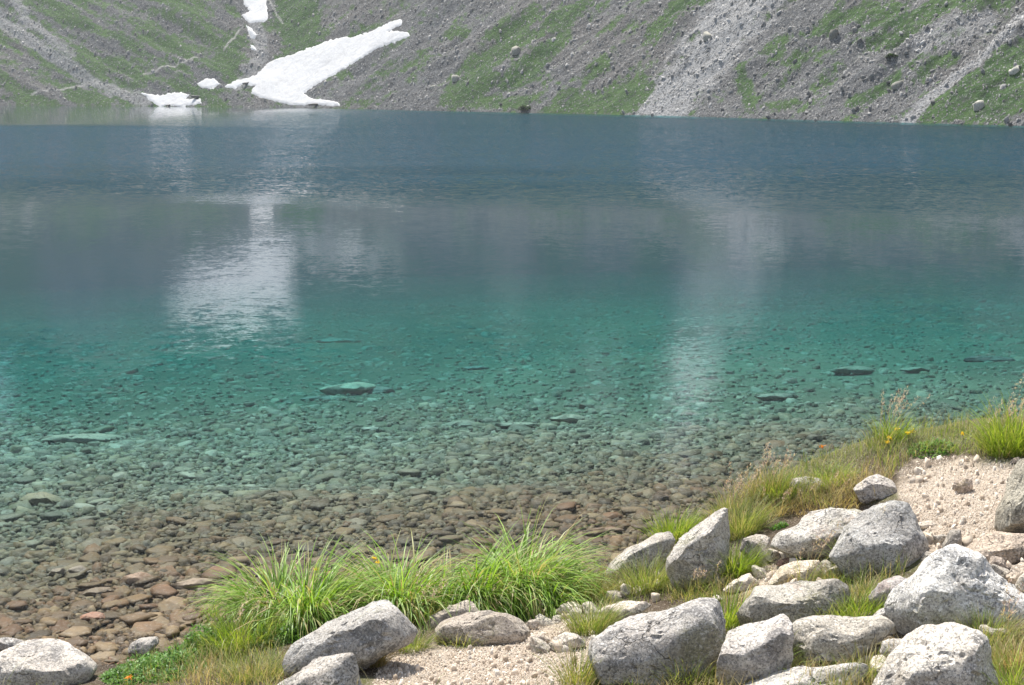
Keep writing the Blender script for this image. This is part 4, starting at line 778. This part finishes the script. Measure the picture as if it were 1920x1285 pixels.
T = [('dry straw grass leaning over at the left of the grey bottom boulder', 478, 1272, 55, 50, 500, 'mixed', 0), ('dark leafy grass with brown seed stalks below the left sedge', 455, 1215, 55, 70, 520, 'bright', 10), ('thin grass standing in water left of the sedge', 405, 1160, 14, 58, 40, 'bright', 0),
     ('dry tuft on bare earth right of the grey bottom boulder', 695, 1248, 26, 52, 330, 'straw', 0), ('fine green tuft at the left end of the gravel', 770, 1216, 32, 40, 330, 'green', 0), ('low tuft in front of the long brownish boulder', 868, 1206, 50, 34, 420, 'green', 0),
     ('brown and green grass below the middle sedge', 790, 1168, 30, 50, 260, 'mixed', 8), ('soft tuft left of the long low cream rock', 1108, 1186, 34, 62, 520, 'green', 0), ('grey green grass right of the tallest sedge at the shore', 1090, 1130, 36, 55, 420, 'mixed', 0),
     ('short yellow turf tuft over dark hollow earth', 1140, 1112, 32, 40, 420, 'mixed', 0), ('tuft draped at the left of the tall wedge boulder', 1215, 1105, 42, 66, 620, 'green', 0), ('grass fringe under the tall wedge boulder', 1300, 1118, 46, 34, 300, 'mixed', 5),
     ('bright grass behind the tall wedge boulder on the shore side', 1262, 1012, 34, 60, 420, 'bright', 0), ('dense grass right of the wedge boulder top', 1392, 1000, 32, 70, 520, 'green', 0), ('yellow green tuft between wedge boulder and small grey rock', 1378, 1080, 30, 60, 460, 'bright', 0),
     ('thin grass between biggest grey boulder and long tilted boulder', 1368, 1176, 26, 80, 220, 'bright', 0), ('straw grass left of the pale knobbed boulder', 1352, 1240, 18, 60, 130, 'mixed', 0), ('upright bright grass in front of the pale knobbed boulder', 1440, 1272, 40, 90, 150, 'bright', 0),
     ('grass lawn at the foot of the biggest grey boulder', 1300, 1285, 48, 70, 520, 'green', 0), ('tall wiry grass by the lower left of the biggest grey boulder', 1085, 1285, 30, 85, 300, 'mixed', 0), ('wild grass in front of the broad grey slab', 1625, 1122, 50, 52, 300, 'mixed', 0),
     ('bright blades right of the long tilted boulder', 1612, 1152, 44, 44, 320, 'bright', 0), ('tall yellow blades rising before the broad grey slab', 1600, 1066, 22, 75, 60, 'bright', 3), ('sparse tall stalks before the flat cream rock', 1508, 1096, 16, 70, 40, 'green', 6),
     ('small grass at the foot of the long tilted boulder', 1505, 1172, 24, 34, 110, 'mixed', 0), ('sparse mixed grass between the bottom slab and rounded white boulder', 1620, 1275, 26, 60, 150, 'mixed', 0), ('grass in front of the lower right of the big white boulder', 1850, 1205, 50, 62, 420, 'green', 6),
     ('dry matted grass at the right edge below the big white boulder', 1905, 1245, 40, 50, 420, 'straw', 0), ('long green blades in the bottom right corner', 1905, 1300, 40, 90, 130, 'bright', 0), ('green tuft below the two right slabs', 1575, 1090, 30, 40, 200, 'mixed', 0),
     ('tall grass thicket with pale seed heads at the right edge of the bank', 1905, 850, 48, 95, 900, 'bright', 24), ('grass with pink seed heads left of the right edge thicket', 1862, 838, 24, 56, 200, 'mixed', 14), ('arching green blades at the highest point of the bank crest', 1672, 826, 26, 62, 160, 'bright', 6),
     ('tall wispy panicle grass at the bank crest', 1650, 840, 22, 72, 60, 'mixed', 10), ('pink panicle grass above the moss-backed rock', 1440, 928, 34, 56, 260, 'mixed', 16), ('pink panicle grass lower down the bank crest', 1372, 960, 34, 52, 280, 'mixed', 16),
     ('bright tuft left of the mossy-backed rock', 1462, 930, 30, 42, 360, 'bright', 0), ('bright tuft right of the mossy-backed rock', 1560, 905, 34, 36, 320, 'bright', 0), ('straw fringe hanging over the dark earth ledge', 1565, 940, 80, 26, 900, 'straw', 6), ('straw fringe at the left end of the dark earth ledge', 1462, 958, 34, 30, 380, 'straw', 4)]
for k, (lab, px, py, rx, hp, n, pal, sd) in enumerate(T):
    tuft('grass_tuft', lab, px, py, rx, hp, int(n * 1.25), pal, 400 + k, .0042 if pal in ('green', 'mixed', 'straw') else .006, .5, .95, -.3, .35, seeds=sd)
# turf of the bank: one mass
r = np.random.default_rng(77)
CREST = [(1085, 1112), (1140, 1070), (1230, 1015), (1330, 955), (1420, 900), (1540, 848), (1640, 812), (1760, 800), (1860, 806), (1890, 850), (1760, 856), (1690, 880), (1640, 945), (1560, 965), (1440, 990), (1380, 1010), (1270, 1060), (1180, 1100), (1120, 1125)]
LOWT = [(200, 1300), (290, 1225), (390, 1180), (450, 1190), (540, 1230), (520, 1300)]; MIDT = [(1060, 1110), (1250, 1080), (1380, 1090), (1350, 1120), (1220, 1125), (1100, 1180)]
RGT = [(1330, 1110), (1700, 1060), (1640, 1180), (1350, 1180)]; BOT = [(1000, 1310), (1110, 1200), (1350, 1200), (1700, 1240), (1990, 1180), (1990, 1330), (1000, 1330)]; TOPR = [(1700, 812), (1950, 790), (1950, 865), (1840, 862), (1740, 856)]
px, py = in_polys(52000, [CREST, LOWT, MIDT, RGT, BOT, TOPR], r); bx = r.uniform(-7, 10, 34000); by = r.uniform(5.2, 13.4, 34000); Pb = np.stack([bx, by, gz(bx, by)], 1); qx, qy = project(Pb)   # the bank goes on beyond the frame
k = (Pb[:, 2] > .04) & ((qx < -20) | (qx > 1945) | (qy > 1300)); Pb, qx, qy = Pb[k], qx[k], qy[k]
P = np.concatenate([hit(px, py), Pb]); px = np.concatenate([px, qx]); py = np.concatenate([py, qy]); ok = (P[:, 2] > .04) & (soil_mask(px, py) < .5) & ((poly_sd(px, py, RGT) < 0) | (r.uniform(0, 1, len(px)) < .3)) & ((poly_sd(px, py, BOT) < 0) | (r.uniform(0, 1, len(px)) < .6)) & (gravel_mask(P[:, 0], P[:, 1], P[:, 2]) < .35); P, px, py = P[ok], px[ok], py[ok]; n = len(P)
tone = fbm(v3(P[:, 0] * 2.2, P[:, 1] * 2.2), 3, 33) + r.normal(0, .15, n) + .25 * (poly_sd(px, py, CREST) > 0) * (py > 900) * (px > 700) - .22 * (px < 600)
pal = np.where(tone[:, None] > .12, pick('straw', n, r), np.where(tone[:, None] > -.1, pick('mixed', n, r), pick('green', n, r)))
P[:, 2] -= .01
V, f, C = blades(P, r.uniform(0, 6.28, n), r.uniform(.07, .21, n) * (1 + .7 * fbm(v3(P[:, 0] * 3, P[:, 1] * 3), 2, 35)), np.abs(r.normal(0, .4, n)), r.uniform(.3, 1.4, n), r.uniform(.003, .0055, n), pal, 3)
link('grass', mesh('grass', V, f, M_leaf, C, True), kind='stuff', label='short wild turf covering the near bank')

me = MOSSY.data; q = np.zeros(len(me.vertices) * 3); me.vertices.foreach_get('co', q); q = q.reshape(-1, 3); nq = np.zeros(len(q) * 3); me.vertices.foreach_get('normal', nq); nq = nq.reshape(-1, 3)
mx_, my_ = project(q + np.array(MOSSY.location)); k = (((mx_ - 1512) / 15) ** 2 + ((my_ - 905) / 8) ** 2 < 1) & (nq[:, 1] < .3)
Bp = np.repeat(q[k], 14, 0) + r.normal(0, .008, (k.sum() * 14, 3)); n = len(Bp)
if n:
    V, f, C = blades(Bp, r.uniform(0, 6.28, n), r.uniform(.012, .028, n), r.uniform(.2, 1.2, n), r.uniform(0, 1, n), np.full(n, .006), np.array([(.14, .15, .02), (.20, .19, .03), (.08, .10, .015)])[r.integers(0, 3, n)], 2)
    link('moss', mesh('moss', V, f, M_leaf, C), (0, 0, 0), MOSSY)

# leafy herbs: stem and leaflets
def herb(label, px, py, rx, hp, n, seed, pal='herb', lw=.016):
    r = np.random.default_rng(seed); c = hit([px], [py])[0]; k = (c - CAM) @ FW / F; rm = rx * k; H = hp * k
    q = np.sqrt(r.uniform(0, 1, n)); a = r.uniform(0, 6.28, n); bx, by = c[0] + rm * q * np.cos(a), c[1] + min(rm, .35) * q * np.sin(a); B0 = np.stack([bx, by, gz(bx, by)], 1)
    B0[:, 2] += H * (1 - q ** 2) * r.uniform(.15, 1.0, n) * (.7 + .5 * vn(v3(bx * 9, by * 9), 2))
    V, f, C = blades(B0, r.uniform(0, 6.28, n), r.uniform(.018, .04, n), r.uniform(.5, 1.5, n), r.uniform(0, .8, n), r.uniform(.6, 1.3, n) * lw, pick(pal, n, r), 3)
    o = link('leafy_herb', mesh('leafy_herb', V - c, f, M_leaf, C, True), c, label=label, cat='plant', group='leafy herbs on the near bank')
    m = max(12, n // 40); aa = r.uniform(0, 6.28, m); bx, by = c[0] + rm * .8 * np.cos(aa) * r.uniform(0, 1, m), c[1] + min(rm, .35) * .8 * np.sin(aa) * r.uniform(0, 1, m); Bp = np.stack([bx, by, gz(bx, by)], 1)
    V, f, C = blades(Bp, aa, np.full(m, H), r.uniform(0, .4, m), r.uniform(0, .5, m), np.full(m, .004), pick('green', m, r), 3)
    link('stems', mesh('stems', V - c, f, M_leaf, C), (0, 0, 0), o)
    return o
for k, a in enumerate([('bright green leafy herbs filling the bottom left beside the pale boulder', 290, 1262, 95, 42, 3200, 1), ('bushy green herbs between the small pale rock and the sedge', 375, 1225, 62, 52, 2400, 2), ('dark green leafy herbs in the shade under the left sedge', 520, 1200, 60, 60, 1800, 3),
                       ('low green herbs on the lip of the upper gravel path', 1745, 842, 44, 16, 500, 4), ('small leafy herb in the hollow under the earth ledge', 1462, 990, 16, 16, 160, 5), ('low herbs at the far right end of the bank crest', 1500, 1060, 12, 14, 90, 6)]):
    herb(*a[:6], 600 + k)
# yellow flowers
FL = [('yellow flower head standing among left sedge blades', 612, 1072), ('yellow flower above the gap between left and middle sedge', 702, 1048), ('lower yellow flower near the gap between left and middle sedge', 708, 1056), ('small yellow flower inside the left sedge', 594, 1068),
      ('yellow flower highest on the bank crest under arching blades', 1680, 806), ('yellow flower right of the crest blades', 1702, 812), ('yellow flower in a pair on the bank crest', 1710, 809), ('yellow flower low on the crest beside the blades', 1664, 830), ('yellow flower left in the crest group', 1668, 822), ('single yellow flower far right on the path edge', 1804, 814), ('orange bloom at the left part of the bank crest', 1541, 838), ('tiny yellow flower beside flat cream rock right of the sedge', 1083, 1119), ('orange flower among the bottom left herbs', 241, 1272)]
for k, (lab, px, py) in enumerate(FL):
    r = np.random.default_rng(800 + k); c = hit([px], [py + (52 if 590 < px < 720 else 20)])[0]; k_ = (c - CAM) @ FW; tp = CAM + ray(np.array(float(px)), np.array(float(py))) * k_
    o = bpy.data.objects.new('yellow_flower', None); COL.objects.link(o); o.location = c; o['label'] = lab; o['category'] = 'flower'; o['group'] = 'yellow flowers on the bank'
    st = np.linspace(0, 1, 6)[:, None]; ax = (tp - c) * st; ax[:, 0] += .01 * np.sin(st[:, 0] * 3); wv = np.array([.0022, 0, 0]); wy = np.array([0, .0022, 0])
    V = np.stack([ax - wv, ax + wy, ax + wv, ax - wy], 1).reshape(-1, 3); Q = []
    for i in range(5):
        for j in range(4): Q.append([i * 4 + j, i * 4 + (j + 1) % 4, i * 4 + 4 + (j + 1) % 4, i * 4 + 4 + j])
    link('stem', mesh('stem', V, np.array(Q), M_leaf, np.tile((.12, .19, .04), (len(V), 1))), (0, 0, 0), o)
    n = 26; hd = r.uniform(0, 6.28, n); ctr = (tp - c) + r.normal(0, .010, (n, 3)) * np.array([1, 1, .6]); yl = (.80, .30, .03) if 'orange' in lab else (.85, .62, .03)
    V, f, C = blades(ctr, hd, r.uniform(.012, .022, n), r.uniform(.5, 1.4, n), r.uniform(-.2, .4, n), np.full(n, .011), np.tile(yl, (n, 1)) * r.uniform(.8, 1.1, (n, 1)), 2)
    link('flower_head', mesh('flower_head', V, f, M_petal, C), (0, 0, 0), o)
